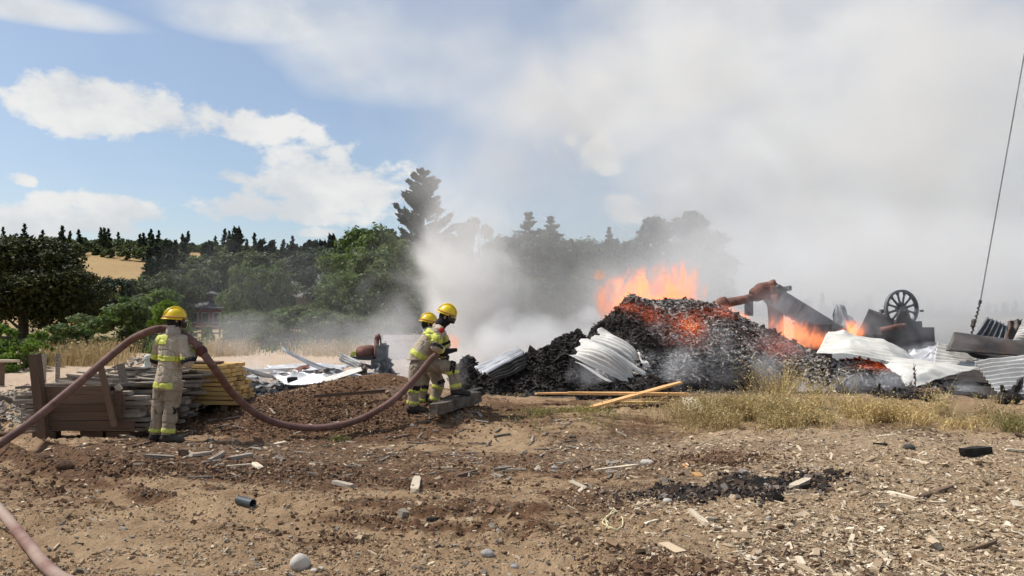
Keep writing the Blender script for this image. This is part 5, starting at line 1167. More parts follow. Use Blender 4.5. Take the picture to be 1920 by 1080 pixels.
    m = MB(); m.box(q(1692, 634), (1.15, .9, .55), jit=.04); m.box(q(1708, 612, .1), (.32, .5, .25), jit=.03); m.box(q(1665, 622, -.2), (.5, .4, .22), jit=.03); m.box(q(1655, 645), (.9, .8, .5), jit=.05); m.build('housing', M_DARK, e)
    m = MB(); m.tube([q(1652, 619, -.6), q(1690, 611, -.6)], .07, 10); m.tube([q(1690, 611, -.6), q(1697, 609, -.6)], .05, 10); m.build('crank_arm', M_RUST, e, smooth=True)
    m = MB(); m.tube([q(1729, 582, 0), q(1731, 582, 0)], .02, 6); m.box(q(1728, 583, 0), (.08, .05, .05)); m.box(q(1653, 584, 0), (.07, .1, .1)); m.build('rim_lug', M_GREY, e)
    S('steel_plate', 'bluish sloping plate right behind the spoked wheel machine', [(1718, 622, 20.6), (1730, 624, 20.6), (1768, 652, 20.2), (1712, 652, 20)], 2, .01, M_GREY, crumple=.03, seed=33)
    # the big white sheet
    S('white_sheet', 'big cream white sheet slumped like a tarpaulin over the embers', [(1553, 622, 17.9), (1680, 652, 17.9), (1752, 708, 16.0), (1530, 664, 16.1)], 9, .012, M_PALEC, bulge=(-.10, -.25, .05), crumple=.12, seed=34, nu=60, arc=(0, 0, .10))
    S('white_sheet', 'white lower tail of the big sheet reaching right to the corrugated ones', [(1640, 668, 16.3), (1838, 690, 15.9), (1704, 728, 15.2), (1684, 702, 15.6)], 5, .012, M_PALEC, bulge=(0, -.1, .05), crumple=.06, seed=35, nu=40)
    S('white_sheet', 'burned brown topped strip of sheet along the upper edge of the big white one', [(1610, 628, 18.2), (1680, 652, 18.4), (1686, 660, 18.0), (1640, 642, 17.7)], 2, .02, M_DARK, crumple=.08, seed=36, jag=.1)
    S('white_sheet', 'small cream ragged piece below the spoked wheel machine', [(1652, 644, 18.2), (1684, 650, 18.2), (1686, 658, 18.0), (1662, 654, 17.8)], 2, .02, M_PALEC, crumple=.06, seed=37, jag=.1)
    S('grey_sheet', 'pale grey bent sheet between the flywheel machine and the ribbed sheet', [(1700, 664, 18.4), (1756, 648, 18.4), (1756, 664, 17.9), (1706, 682, 17.8)], 3, .02, M_GALV, crumple=.12, seed=38)
    S('grey_sheet', 'second pale grey sheet lying under the bent one by the ribbed sheet', [(1715, 676, 17.9), (1760, 662, 17.9), (1762, 680, 17.2), (1724, 690, 17.2)], 3, .02, M_GALV, crumple=.08, seed=39)
    # corrugated sheets at the right
    S('corrugated_sheet', 'ribbed pale brown sheet standing left below the dark beam', [(1757, 642, 17.4), (1832, 672, 17.2), (1840, 694, 16.4), (1750, 692, 16.6)], 8, .026, M_WHITE, seed=41, crumple=.05, nu=30)
    S('corrugated_sheet', 'bright white ribbed sheet leaning at the right edge', [(1826, 678, 16.0), (1945, 662, 16.2), (1960, 736, 15.3), (1872, 742, 15.2)], 9, .027, M_WHITE, seed=42, crumple=.04, nu=30)
    S('dark_channel', 'wide dark brown metal channel lying across the ribbed sheets', [(1788, 625, 17.0), (1950, 645, 16.6), (1950, 672, 16.3), (1774, 657, 16.6)], 1, .03, M_DARK, seed=43, crumple=.04, thick=.03, bulge=(0, -.12, 0))
    S('dark_channel', 'dark lower flange under the wide metal channel', [(1795, 659, 17.0), (1950, 671, 16.9), (1950, 690, 16.5), (1835, 672, 16.8)], 1, .02, M_DARK, seed=44, crumple=.05)
    S('corrugated_sheet', 'dark grey ribbed sheet standing up behind the metal channel', [(1851, 594, 18.0), (1893, 612, 18.0), (1888, 648, 17.8), (1822, 634, 17.8)], 6, .04, M_GREY, seed=45, along=1, crumple=.03, nv=16)
    S('corrugated_sheet', 'black curled sheet between the dark ribbed one and the right edge', [(1888, 604, 17.6), (1918, 597, 17.6), (1912, 650, 17.4), (1880, 648, 17.4)], 2, .03, M_DARK, seed=46, crumple=.16, along=1, nv=18)
    S('corrugated_sheet', 'white round bent ribbed sheet cut by the right edge above the channel', [(1912, 612, 17.0), (1965, 590, 17.0), (1965, 650, 16.8), (1898, 642, 16.8)], 7, .03, M_WHITE, seed=47, crumple=.04, bulge=(-.1, -.2, 0))
    S('torn_strip', 'torn curled strip on the lower right corner of the bright ribbed sheet', [(1906, 712, 15.1), (1920, 705, 15.1), (1916, 735, 15.0), (1903, 736, 15.0)], 1, .02, M_DARK, seed=48, crumple=.06)
    # charred timbers and stumps
    def char(label, a, b, r, seed, mat=CHARW, name='charred_log'):
        a, b = P(*a), P(*b); a.z = max(a.z, h1(a.x, a.y) + r * .7); b.z = max(b.z, h1(b.x, b.y) + r * .7); O = (a + b) / 2; rs = random.Random(seed); m = MB(); n = 7
        m.tube([a.lerp(b, i / (n - 1)) - O + Vector((0, rs.uniform(-.1, .1) * r, rs.uniform(-.15, .15) * r)) for i in range(n)], [r * rs.uniform(.75, 1.1) * (.7 if i in (0, n - 1) else 1) for i in range(n)], 9)
        for i in range(3):
            f = rs.uniform(.1, .9); c = a.lerp(b, f) - O; m.tube([c, c + Vector((rs.uniform(-.1, .1), -.05, r * 1.6))], [r * .4, r * .2], 6)
        o = m.build(name, mat, loc=O); tag(o, label, 'log')
    char('thick black log smoking left of the ash bed in the dry grass', (1572, 740, 15.0), (1584, 722, 15.0), .10, 1)
    char('long charred beam lying under the ash bed, right of the dry grass clump', (1590, 727, 15.1), (1660, 741, 14.7), .10, 2)
    char('black round stump in the debris middle right', (1665, 752, 14.4), (1705, 750, 14.3), .10, 3)
    char('brown half burned plank in the debris below the ribbed sheets', (1714, 733, 15.2), (1790, 737, 15.0), .07, 4, WOOD_BROWN)
    char('charred beam sloping right under the bright ribbed sheet', (1760, 738, 15.1), (1850, 752, 14.6), .08, 5)
    char('short fat brown and black stump at the right edge', (1872, 757, 14.2), (1906, 760, 14.2), .15, 6)
    char('thin blackened beam under the gap between the ribbed sheets', (1690, 716, 15.6), (1780, 703, 15.8), .045, 7)
    char('small black lump of wood on top of the ash bed', (1655, 716, 15.2), (1676, 718, 15.2), .07, 8)
    # thin dry stalk
    a = P(1716, 734, 14.6); m = MB(); b = P(1713, 681, 14.6); m.tube([(0, 0, 0), (b - a) * .5 + Vector((.02, 0, 0)), b - a], [.010, .008, .004], 6)
    for f in (.3, .5, .62, .8): m.ell((b - a) * f, (.02, .02, .03)); m.tube([(b - a) * f, (b - a) * f + Vector((.04, 0, .08))], .005, 5)
    o = m.build('dry_stalk', WOOD_BROWN, loc=a); tag(o, 'single thin dry stalk standing before the white sheet tail', 'plant stalk')
    # guy wire with turnbuckle
    Yw = 17.2; A, B = P(1822, 626, Yw), P(1838, 566, Yw); T = P(1928, 60, Yw); T2 = P(2000, -350, Yw); e = empty('guy_wire', A); O = Vector(A); tag(e, 'thin steel guy wire rising from the metal channel out of the top right', 'wire')
    m = MB(); m.tube([B - O, T - O, T2 - O], .013, 6); m.build('cable', M_GREY, e)
    m = MB(); pts = []
    for i in range(60): f = i / 59; c = (A - O).lerp(B - O, f); pts.append(c + Vector((.022 * math.cos(f * 50), .022 * math.sin(f * 50), 0)))
    m.tube(pts, .012, 6); m.tube([A - O, P(1828, 597, Yw) - O + Vector((.03, 0, 0)), B - O], .011, 6); m.build('twisted_end', M_DARK, e)
    m = MB(); m.tube([P(1824, 612, Yw) - O, P(1826, 600, Yw) - O], .045, 8); m.ell(P(1826, 602, Yw) - O, (.055, .05, .05)); m.ell(P(1824, 611, Yw) - O, (.05, .05, .04)); m.ell(B - O, (.035, .03, .05)); m.build('clamp', M_DARK, e)
build_left_wreck(); build_pile(); build_right_wreck()
# ------------------------------------------------------------------ loose stuff on the soil
def place_stuff(name, label, X, Y, size, prop, mat, seed, lift=.25, tilt=.5):
    rs = np.random.RandomState(seed); Z = surf(X, Y) + size * prop[2] * lift; V, F = flakes(np.stack([X, Y, Z], 1), size, rs, prop, tilt, .44); o = link(name, np_mesh(name, V, F), mat=mat); tag(o, label, kind='stuff'); return o
def scatter_xy(n, seed, t0=-.72, t1=.72, y0=4.2, y1=13.5, power=1.0):
    rs = np.random.RandomState(seed); iy = rs.uniform(1 / y1, 1 / y0, n); y = 1 / iy; return rs.uniform(t0, t1, n) * y, y, rs
def island_mat(name, stops, rough=.9, f=60):
    t = NT(name); g = t.n('ShaderNodeNewGeometry'); c = t.ramp(g.outputs['Random Per Island'], stops); n = t.noise(g.outputs['Position'], f, 4, .7)
    c = t.mix(1.0, c, t.mix(n, (.7,) * 3, (1.25,) * 3), 'MULTIPLY'); t.principled(c, rough, 0, t.bump(n, .5, .006), .2); return t.m
def build_scatter():
    chipm = island_mat('wood_chip', [(0, (.12, .08, .05)), (.3, (.30, .215, .135)), (.65, (.52, .405, .27)), (.9, (.66, .55, .40)), (1, (.74, .66, .52))])
    clodm = island_mat('soil_clod', [(0, (.065, .037, .022)), (.5, (.15, .088, .052)), (1, (.28, .18, .11))])
    stonem = island_mat('pebble', [(0, (.12, .10, .08)), (.5, (.27, .235, .19)), (1, (.46, .41, .33))])
    # chips: dense on the right
    x, y, rs = scatter_xy(80000, 71); zz = zones(x, y); k = rs.rand(len(x)) < (.035 + .95 * zz[3] * (1 - .6 * zz[2]) + .15 * (y > 9)) * (.55 + .9 * np.clip(fbm(x * 1.1, y * 1.1, octv=3, seed=5) + .35, 0, 1)); x, y = x[k], y[k]
    h = len(x) // 2; place_stuff('wood_chips', 'small wood chips and bark strewn over the soil', x[:h], y[:h], .015, (1.9, 1.0, .35), chipm, 1, .3, .6); place_stuff('wood_splinters', 'thin pale splinters strewn over the soil', x[h:h + h // 2], y[h:h + h // 2], .020, (2.6, .55, .25), chipm, 2, .3, .4)
    # clods on the turned soil
    x, y, rs = scatter_xy(26000, 73, y1=15); zz = zones(x, y); k = rs.rand(len(x)) < np.clip(zz[0] * 1.1 - .15, 0, 1) * (1 - .7 * zz[3]) * (.3 + 1.5 * np.clip(fbm(x * 1.3, y * 1.6, octv=3, seed=15) + .2, 0, 1)); x, y = x[k], y[k]
    place_stuff('soil_crumbs', 'dark crumbs of dug up soil', x, y, .015, (1.3, 1.1, .8), clodm, 3, .3, 1.2)
    x, y, rs = scatter_xy(34000, 79, y1=10); k = fbm(x * 1.7, y * 2.3, octv=3, seed=25) > -.25; x, y = x[k], y[k]; place_stuff('earth_crumbs', 'fine tan crumbs of dry earth', x, y, .009, (1.3, 1.1, .8), island_mat('earth_crumb', [(0, (.20, .13, .075)), (.5, (.33, .23, .14)), (1, (.48, .36, .23))]), 13, .3, 1.2)
    rs = np.random.RandomState(9); n = 9000; cx = np.concatenate([rs.normal(-2.5, 1.1, n // 2), rs.normal(-2.9, 1.1, n // 4), rs.normal(-3.6, 1.0, n // 4)]); cyy = np.concatenate([rs.normal(12.3, .5, n // 2), rs.normal(8.4, .22, n // 4), rs.normal(13.0, .5, n // 4)]); place_stuff('soil_lumps', 'lumps of freshly turned brown soil on the berm', cx, cyy, .016, (1.3, 1.1, .8), clodm, 4, .25, 1.2)
    # pebbles
    x, y, rs = scatter_xy(3000, 77, y1=12); place_stuff('pebbles', 'grey pebbles mixed into the soil', x, y, .012, (1.3, 1.1, .8), stonem, 5, .25, .8)
    # black char and manure patch
    rs = np.random.RandomState(19); n = 4200; a = G(1372, 918); x = a.x + rs.normal(0, .42, n); y = a.y + rs.normal(0, .19, n) * (1 + .5 * np.sin(x * 9)) + (x - a.x) * .22
    cm = island_mat('char_clod', [(0, (.012, .011, .011)), (.55, (.045, .035, .028)), (.85, (.13, .085, .06)), (1, (.30, .27, .24))]); place_stuff('char_clods', 'patch of black crumbly char on the pale ground at right', x, y, .019, (1.3, 1.1, .9), cm, 6, .3, 1.2)
    n = 900; a = G(1340, 862); place_stuff('dark_clods', 'dark clods and pebbles above the black char patch', a.x + rs.normal(0, .33, n), a.y + rs.normal(0, .22, n), .017, (1.3, 1.1, .8), clodm, 7, .3, 1.2)
    n = 700; a = G(1240, 1072); place_stuff('dark_clods', 'dark clods at the bottom edge of the ground', a.x + rs.normal(0, .28, n), a.y + rs.normal(0, .12, n), .014, (1.3, 1.1, .8), clodm, 8, .3, 1.2)
    # debris over the burned ground behind
    rs = np.random.RandomState(29); n = 2600; x = rs.uniform(-6.5, -2.0, n); y = rs.uniform(15.2, 19, n); place_stuff('burned_rubble', 'ash and burned rubble around the sheets on the left', x, y, .05, (1.5, 1.1, .6), island_mat('ash_rubble', [(0, (.03, .03, .03)), (.4, (.12, .12, .125)), (.8, (.42, .42, .43)), (1, (.6, .6, .6))]), 9, .2, .8)
    n = 1800; x = rs.uniform(-12.5, -7.6, n); y = rs.uniform(13, 19, n); place_stuff('dark_rubble', 'dark stony rubble behind the lumber stack', x, y, .05, (1.4, 1.1, .6), stonem, 10, .2, .8)
def blades(name, label, X, Y, hgt, w, mat, seed, lean=.35, seeds=0.0, z=None):
    rs = np.random.RandomState(seed); n = len(X); Z = (surf(X, Y) if z is None else z) - .01; B = np.stack([X, Y, Z], 1); h = hgt * rs.uniform(.45, 1.15, n)
    d = rand_dirs(rs, n); d[:, 2] = 0; tip = B + np.stack([d[:, 0] * lean * h, d[:, 1] * lean * h, h], 1); mid = B + (tip - B) * .5 + np.array([0, 0, 1]) * (h * .08)[:, None]
    s = np.cross(tip - B, rand_dirs(rs, n)); s /= np.linalg.norm(s, axis=1, keepdims=True) + 1e-9; s = s * w
    V = np.stack([B - s, B + s, mid + s * .8, tip, mid - s * .8], 1).reshape(-1, 3); i = np.arange(n)[:, None] * 5; F = np.concatenate([i + np.array([[0, 1, 2, 4]])], 0); F2 = np.concatenate([i + np.array([[4, 2, 3, 3]])], 0)
    me_v = V; Fq = F; tri = (i + np.array([[4, 2, 3]]))
    if seeds:
        m = int(n * seeds); k = rs.randint(0, n, m); f = rs.uniform(.45, 1.02, m)[:, None]; c = B[k] + (tip[k] - B[k]) * f + rand_dirs(rs, m) * (.03 * float(np.mean(hgt)) / .4) ; A = rand_dirs(rs, m); C2 = np.cross(A, rand_dirs(rs, m)); C2 /= np.linalg.norm(C2, axis=1, keepdims=True) + 1e-9; sz = rs.uniform(.6, 1.5, (m, 1)) * w * 3.6
        v2, f2 = quads(c, A * sz, C2 * sz * .9); Fq = np.concatenate([Fq, f2 + len(me_v)]); me_v = np.concatenate([me_v, v2])
    # triangles as their own small quads (repeat the tip a hair apart)
    t2 = V.reshape(n, 5, 3)[:, 3] + s * .08; base = len(me_v); me_v = np.concatenate([me_v, t2]); Fq = np.concatenate([Fq, np.concatenate([tri, (base + np.arange(n))[:, None]], 1)[:, [0, 1, 3, 2]]])
    o = link(name, np_mesh(name, me_v, Fq), mat=mat); tag(o, label, kind='stuff'); return o
def build_grass():
    def gm(name, c1, c2, tr=.25): return leaf_mat(name, c1, c2, tr, (1.1, 1.05, .8))
    yel = gm('yellow_weed', (.30, .215, .10), (.72, .58, .31), .25); straw = gm('straw_grass', (.30, .22, .11), (.56, .44, .27), .3); grn = gm('green_weed', (.16, .15, .06), (.38, .34, .15))
    rs = np.random.RandomState(5)
    def clump(n, px, py, sx, sy, hgt, mat, label, seeds=2.0, w=.0032, name='dry_weeds', lean=.8, thin=0, Y=None):
        a = G(px, py) if Y is None else GY(px, Y); x = a.x + rs.normal(0, sx, n); y = a.y + rs.normal(0, sy, n); k = fbm(x * 2.6, y * 2.6, octv=3, seed=3 + thin) > -.02; x, y = x[k], y[k]
        hh = hgt * (.55 + .7 * np.clip(.5 + fbm(x * 1.7, y * 1.7, octv=2, seed=8), 0, 1)); return blades(name, label, x, y, hh, w, mat, int(px), lean, seeds * 1.8)
    clump(5200, 1415, 792, .55, .45, .34, yel, 'yellow green dry weeds, thickest clump before the ember pile', 2.6)
    clump(2600, 1500, 770, .28, .30, .62, yel, 'tall yellow weeds reaching up in front of the right slope of the pile', 2.6)
    clump(2800, 1560, 790, .55, .35, .34, yel, 'dry weeds between the thickest clump and the debris', 2.2)
    clump(3000, 1730, 796, .75, .36, .28, yel, 'low yellow weeds below the white sheets', 2.2)
    clump(1200, 1830, 782, .35, .2, .42, yel, 'taller weeds before the bright ribbed sheet', 2.2)
    clump(1600, 1910, 812, .22, .25, .30, grn, 'greenish weeds at the right edge', 1.6)
    clump(1500, 1060, 778, .40, .45, .12, grn, 'short sparse green weeds left of the crossed planks', 1.6, .003)
    clump(900, 1200, 760, .5, .3, .12, yel, 'sparse dry weeds around the short yellow plank', 1.2, .003)
    clump(260, 628, 826, .07, .07, .09, grn, 'small green weed tuft in front of the hose', 1.0, .004)
    clump(500, 975, 742, .25, .2, .10, straw, 'sparse straw right of the beam', 1.0, .003)
    rs2 = np.random.RandomState(6)
    for n, px, Y, sx, sy, h, lab in ((800, 150, 30, .75, 1.0, .85, 'tall golden dry grass behind the lumber stack'), (600, 185, 34, .6, 1, .95, 'tall golden grass at the foot of the green bushes'), (600, 425, 38, .7, 1, .8, 'golden grass beside the pale trees behind the hose'), (700, 625, 38, .9, 1, .7, 'golden grass at the far edge of the dirt road'), (300, 700, 36, .8, 1, .5, 'dry grass in thin smoke left of the pale wall')):
        a = GY(px, Y); x = a.x + rs2.normal(0, sx, n); y = a.y + rs2.normal(0, sy, n); blades('dry_grass', lab, x, y, h, .012, straw, int(px) + 3, .3, .8, H(x, y))
    n = 9000; x = rs2.uniform(-.75, .75, n); y = rs2.uniform(40, 56, n); x = x * y; blades('rough_grass', 'rough grass on the field edge under the trees', x, y, .28, .03, LEAF['green'], 8, .4, .3, H(x, y))
def stone(px, py, w, label, mat, h=.6, d=.8, name='stone', yaw=0.0, seed=1):
    p = gp(px, py); k = p.y / FPX; r = w * k / 2; m = MB(); m.ell((0, 0, 0), (r, r * d, r * h), seg=18, rings=12); me = m.mesh(name, True); n = len(me.vertices)
    for v in me.vertices:
        c = v.co / r; q = 1 + .16 * float(vnoise(np.array([c.x * 1.3 + seed]), np.array([c.y * 1.3]), np.array([c.z * 1.3]), seed)[0]); v.co = v.co * q
    p.z += r * h * .45; o = link(name, me, mat=mat, loc=p); o.rotation_euler = (0, .1, yaw); tag(o, label, 'stone'); return o
def build_small():
    sm = plain('pale_stone', (.50, .46, .40), .8, var=.15, scale=14, bump=.3, bscale=60, bdist=.004); gm = plain('grey_stone', (.34, .32, .30), .8, var=.2, scale=14, bscale=60, bdist=.004)
    stone(562, 1062, 42, 'large smooth pale stone at the bottom edge left of centre', sm, .72, .8, yaw=.3, seed=2); stone(914, 1043, 26, 'grey egg shaped stone near the bottom edge in the middle', gm, .6, seed=3)
    stone(1215, 868, 27, 'flat white stone lying by the two crossed sticks', sm, .45, seed=4); stone(1040, 877, 15, 'small grey stone left of the crossed sticks', gm, .5, seed=5); stone(1252, 944, 18, 'small pale stone at the left tip of the black char patch', sm, .7, seed=6)
    stone(1398, 893, 14, 'little round stone on the black char patch', gm, .8, seed=8); stone(1437, 903, 12, 'tiny grey stone right on the black char patch', gm, .8, seed=9); stone(590, 1068, 14, 'small crumb of pale stone touching the large smooth one', sm, .6, seed=10)
    stone(1705, 842, 22, 'dark angular stone on the pale ground at right', plain('dark_stone', (.07, .065, .06), .8, bscale=60, bdist=.004), .6, seed=11); stone(120, 888, 36, 'big dark soil clod, right one of the pair on the left ground', plain('dark_clod', (.09, .05, .03), .95, var=.4, scale=20, bump=1, bscale=30, bdist=.02), .55, seed=12, name='soil_clod'); stone(82, 866, 30, 'big dark soil clod, left one of the pair on the left ground', bpy.data.materials['dark_clod'], .5, seed=13, name='soil_clod')
    stone(965, 1062, 14, 'thumb sized brown stone right of the egg shaped stone', gm, .7, seed=15)
    # black plastic pipe piece
    a, b = gp(446, 956, .04), gp(474, 962, .04); d = b - a; r = 8 * a.y / FPX; m = MB(); n = 20; up = Vector((0, 0, 1)); s = d.normalized().cross(up).normalized(); w = s.cross(d.normalized()); O = (a + b) / 2; vs = []
    for c, rr in ((a, r), (b, r), (b, r * .86), (a, r * .86)):
        for k in range(n): th = 2 * math.pi * k / n; vs.append(c - O + (s * math.cos(th) + w * math.sin(th)) * rr)
    m.add(vs, [(i * n + k, i * n + (k + 1) % n, ((i + 1) % 4) * n + (k + 1) % n, ((i + 1) % 4) * n + k) for i in range(4) for k in range(n)]); m.add([v for v in vs[:n]], [tuple(range(n))])
    o = m.build('pipe_piece', plain('black_plastic', (.045, .055, .06), .45, var=.3, bump=.1, spec=.4), loc=O + Vector((0, 0, -.012)), smooth=False); tag(o, 'short piece of black plastic pipe lying on the soil', 'pipe')
    # wood pieces: label, ends in pixels, width, thickness
    rs = random.Random(2)
    for lab, a, b, w, th, mt in (
        ('pale wooden block end pointing at the viewer, centre foreground', (782, 899), (777, 925), .085, .05, WOOD_PALE),
        ('long pale stick, front one of two crossed sticks', (1115, 887), (1205, 874), .06, .03, WOOD_PALE), ('short stick lying across the long pale one by the white stone', (1170, 867), (1208, 877), .05, .03, WOOD_GREY), ('small board leaning up behind the crossed sticks', (1144, 876), (1160, 864), .10, .03, WOOD_GREY), ('brown stick left of the crossed sticks', (1077, 887), (1106, 878), .05, .03, WOOD_BROWN),
        ('pale board scrap lying before the boots of the standing firefighter', (272, 857), (326, 858), .09, .03, WOOD_GREY), ('square wooden cube right of the board scrap', (338, 855), (352, 855), .09, .08, WOOD_BROWN), ('flat grey wood scrap right of the wooden cube', (358, 857), (392, 851), .09, .03, WOOD_GREY), ('slanting grey stick in the middle of the scraps', (392, 868), (418, 852), .05, .04, WOOD_GREY), ('dark wood scrap right of the slanting stick', (432, 861), (470, 857), .07, .04, WOOD_GREY), ('short white scrap at the right end of the scraps', (474, 874), (486, 880), .08, .03, WOOD_PALE), ('pale lath below the slanting stick', (425, 877), (470, 877), .04, .02, WOOD_PALE), ('small pale shard below the board scrap', (242, 883), (266, 873), .06, .02, WOOD_PALE),
        ('thin dark stick at the boots of the standing firefighter', (250, 841), (292, 829), .045, .03, WOOD_BROWN), ('flat board pieces left of the boots', (228, 829), (250, 824), .10, .03, WOOD_GREY), ('cube of wood lying under the hose at its lowest point', (619, 809), (633, 809), .11, .12, WOOD_GREY),
        ('thick dark wood block on the pale ground at right', (1806, 856), (1852, 850), .10, .09, CHARW), ('thin black stick left of the dark wood block', (1638, 834), (1662, 834), .05, .03, CHARW), ('pale lath at the foot of the weeds', (1645, 819), (1678, 816), .05, .02, WOOD_PALE), ('pale curved bark piece right of the black char patch', (1486, 917), (1514, 907), .09, .04, WOOD_PALE), ('brown bark piece right of the pale curved one', (1536, 916), (1562, 924), .06, .03, WOOD_BROWN),
        ('long pale splinter in the chips at right', (1665, 922), (1720, 938), .05, .02, WOOD_PALE), ('reddish bark strip beside the long splinter', (1727, 933), (1785, 918), .05, .02, WOOD_BROWN), ('orange triangular wood shard at the top left of the char patch', (1284, 873), (1312, 896), .09, .02, WOOD_ORANGE), ('pale wedge of wood below the char patch', (1294, 961), (1325, 985), .05, .03, WOOD_PALE), ('pale chip of wood near the bottom right', (1497, 1045), (1504, 1058), .05, .02, WOOD_PALE), ('square yellowish chip at the right edge', (1902, 948), (1912, 962), .07, .03, WOOD_PALE), ('white lath at the right edge by the dark block', (1885, 847), (1930, 848), .06, .02, WOOD_PALE),
        ('grey stick on the soil in the centre', (925, 884), (960, 878), .05, .03, WOOD_GREY), ('dark curved bark in the centre', (855, 897), (890, 888), .06, .03, WOOD_BROWN), ('flat grey wood scrap in the dark soil left of the pale block', (625, 910), (662, 918), .07, .03, WOOD_GREY), ('small black stick in the lower middle', (803, 982), (826, 986), .05, .03, CHARW), ('pale flat splinter above the twine', (1070, 905), (1098, 920), .06, .015, WOOD_PALE), ('dark strip of wood left in the middle ground', (742, 822), (768, 817), .07, .03, WOOD_BROWN), ('grey wood scrap in the middle ground before the bending pair', (925, 820), (955, 816), .06, .03, WOOD_GREY), ('pale pointed slat among the chips', (1740, 870), (1700, 862), .05, .02, WOOD_PALE)):
        A, B = gp(*a, th * .45), gp(*b, th * .45); single_plank('wood_scrap', lab, A, B, w, th, mt, 'wood scrap')
    # loose splinters strewn over the middle ground, beyond counting
    sm_ = MB()
    for i in range(170):
        px, py = rs.uniform(330, 1180), rs.uniform(770, 900); p = gp(px, py, .012); a = rs.uniform(0, 3.14); L = rs.uniform(.04, .13); d = Vector((math.cos(a), math.sin(a), 0)) * L; A, B = p - d, p + d
        A.z, B.z = s1(A.x, A.y) + .014, s1(B.x, B.y) + .014; q = (B - A).to_track_quat('X', 'Z').to_matrix(); w = rs.uniform(.018, .04)
        sm_.box((A + B) / 2, ((B - A).length, w, rs.uniform(.01, .018)), q, rs.choice([0, 0, 1, 2]), jit=w * .22, taper=rs.uniform(0, .6))
    tag(sm_.build('small_splinters', [WOOD_GREY, WOOD_PALE, WOOD_BROWN]), 'small weathered splinters strewn over the middle ground', kind='stuff')
    # loop of twine
    pts = []
    for i in range(40):
        a = i / 39 * 2 * math.pi * .92 + 1.2; p = G(1152 + 16 * math.cos(a), 981 - 14 * math.sin(a)); pts.append(Vector((p.x, p.y, s1(p.x, p.y) + .012 + .004 * math.sin(a * 3))))
    O = pts[0].copy(); m = MB(); m.tube([p - O for p in pts], .006, 6); tw = [gp(1098, 973, .01), gp(1128, 976, .01), gp(1140, 982, .012), gp(1136, 992, .01)]; m.tube([p - O for p in smooth_path(tw, 6)], .006, 6); tw = [gp(1150, 960, .02), gp(1153, 968, .015), gp(1140, 975, .01), gp(1130, 986, .01), gp(1146, 992, .01)]; m.tube([p - O for p in smooth_path(tw, 6)], .006, 6)
    o = m.build('twine', plain('twine_fibre', (.66, .58, .36), .8, var=.1), loc=O, smooth=True); tag(o, 'loop of pale twine lying on the soil', 'twine')
build_scatter(); build_grass(); build_small()
# ------------------------------------------------------------------ smoke and flames (volumes)
ICO = None
def unit_ball():
    global ICO
    if ICO is None:
        bm = bmesh.new(); bmesh.ops.create_icosphere(bm, subdivisions=3, radius=1.0); ICO = bpy.data.meshes.new('puff'); bm.to_mesh(ICO); bm.free()
    return ICO
def smoke_mat(name, r, dens, col, scale, amp, edge, seed, drift=(0, 0, 0), step=1.0, aniso=0.1, grow=(0, 0, 0), detail=3.0, rough=0.55):
    t = NT(name); oc = t.tc()
    ln = t.vmath('LENGTH', oc)
    met = t.map(oc, tuple(r), (seed * 13.7, seed * 5.3, seed * 3.1))
    shear = t.n('ShaderNodeSeparateXYZ'); t.set(shear, 0, oc)
    n = t.noise(met, scale, detail, rough, 0.6)
    fall = t.math('SUBTRACT', 1.0, t.math('MULTIPLY', ln, ln))
    f = t.math('ADD', fall, t.math('MULTIPLY', t.math('SUBTRACT', n, 0.5), amp))
    d = t.rng(f, edge[0], edge[1], 0.0, dens)
    if any(grow):     # density that changes across the puff, local axes
        g = t.vmath('DOT_PRODUCT', oc, tuple(grow)); d = t.math('MULTIPLY', d, t.math('ADD', 1.0, g), clamp=False); d = t.math('MAXIMUM', d, 0.0)
    d = t.math('MULTIPLY', d, t.rng(ln, 0.99, 0.80))
    v = t.n('ShaderNodeVolumePrincipled'); t.set(v, 'Color', (*col, 1)); t.set(v, 'Density', d); t.set(v, 'Anisotropy', aniso)
    t.L.new(v.outputs[0], t.out.inputs['Volume'])
    t.m.cycles.volume_step_rate = step
    try: t.m.volume_intersection_method = 'ACCURATE'
    except Exception: pass
    return t.m
def smoke(loc, r, dens, label, col=(.97, .97, .98), scale=.35, amp=2.2, edge=(.15, 1.1), seed=1, rot=(0, 0, 0), step=1.0, name='smoke', **kw):
    me = unit_ball().copy(); o = link(name, me, mat=smoke_mat(name, r, dens, col, scale, amp, edge, seed, step=step, **kw))
    o.location = loc; o.scale = r; o.rotation_euler = rot
    tag(o, label, 'smoke', kind='stuff'); return o
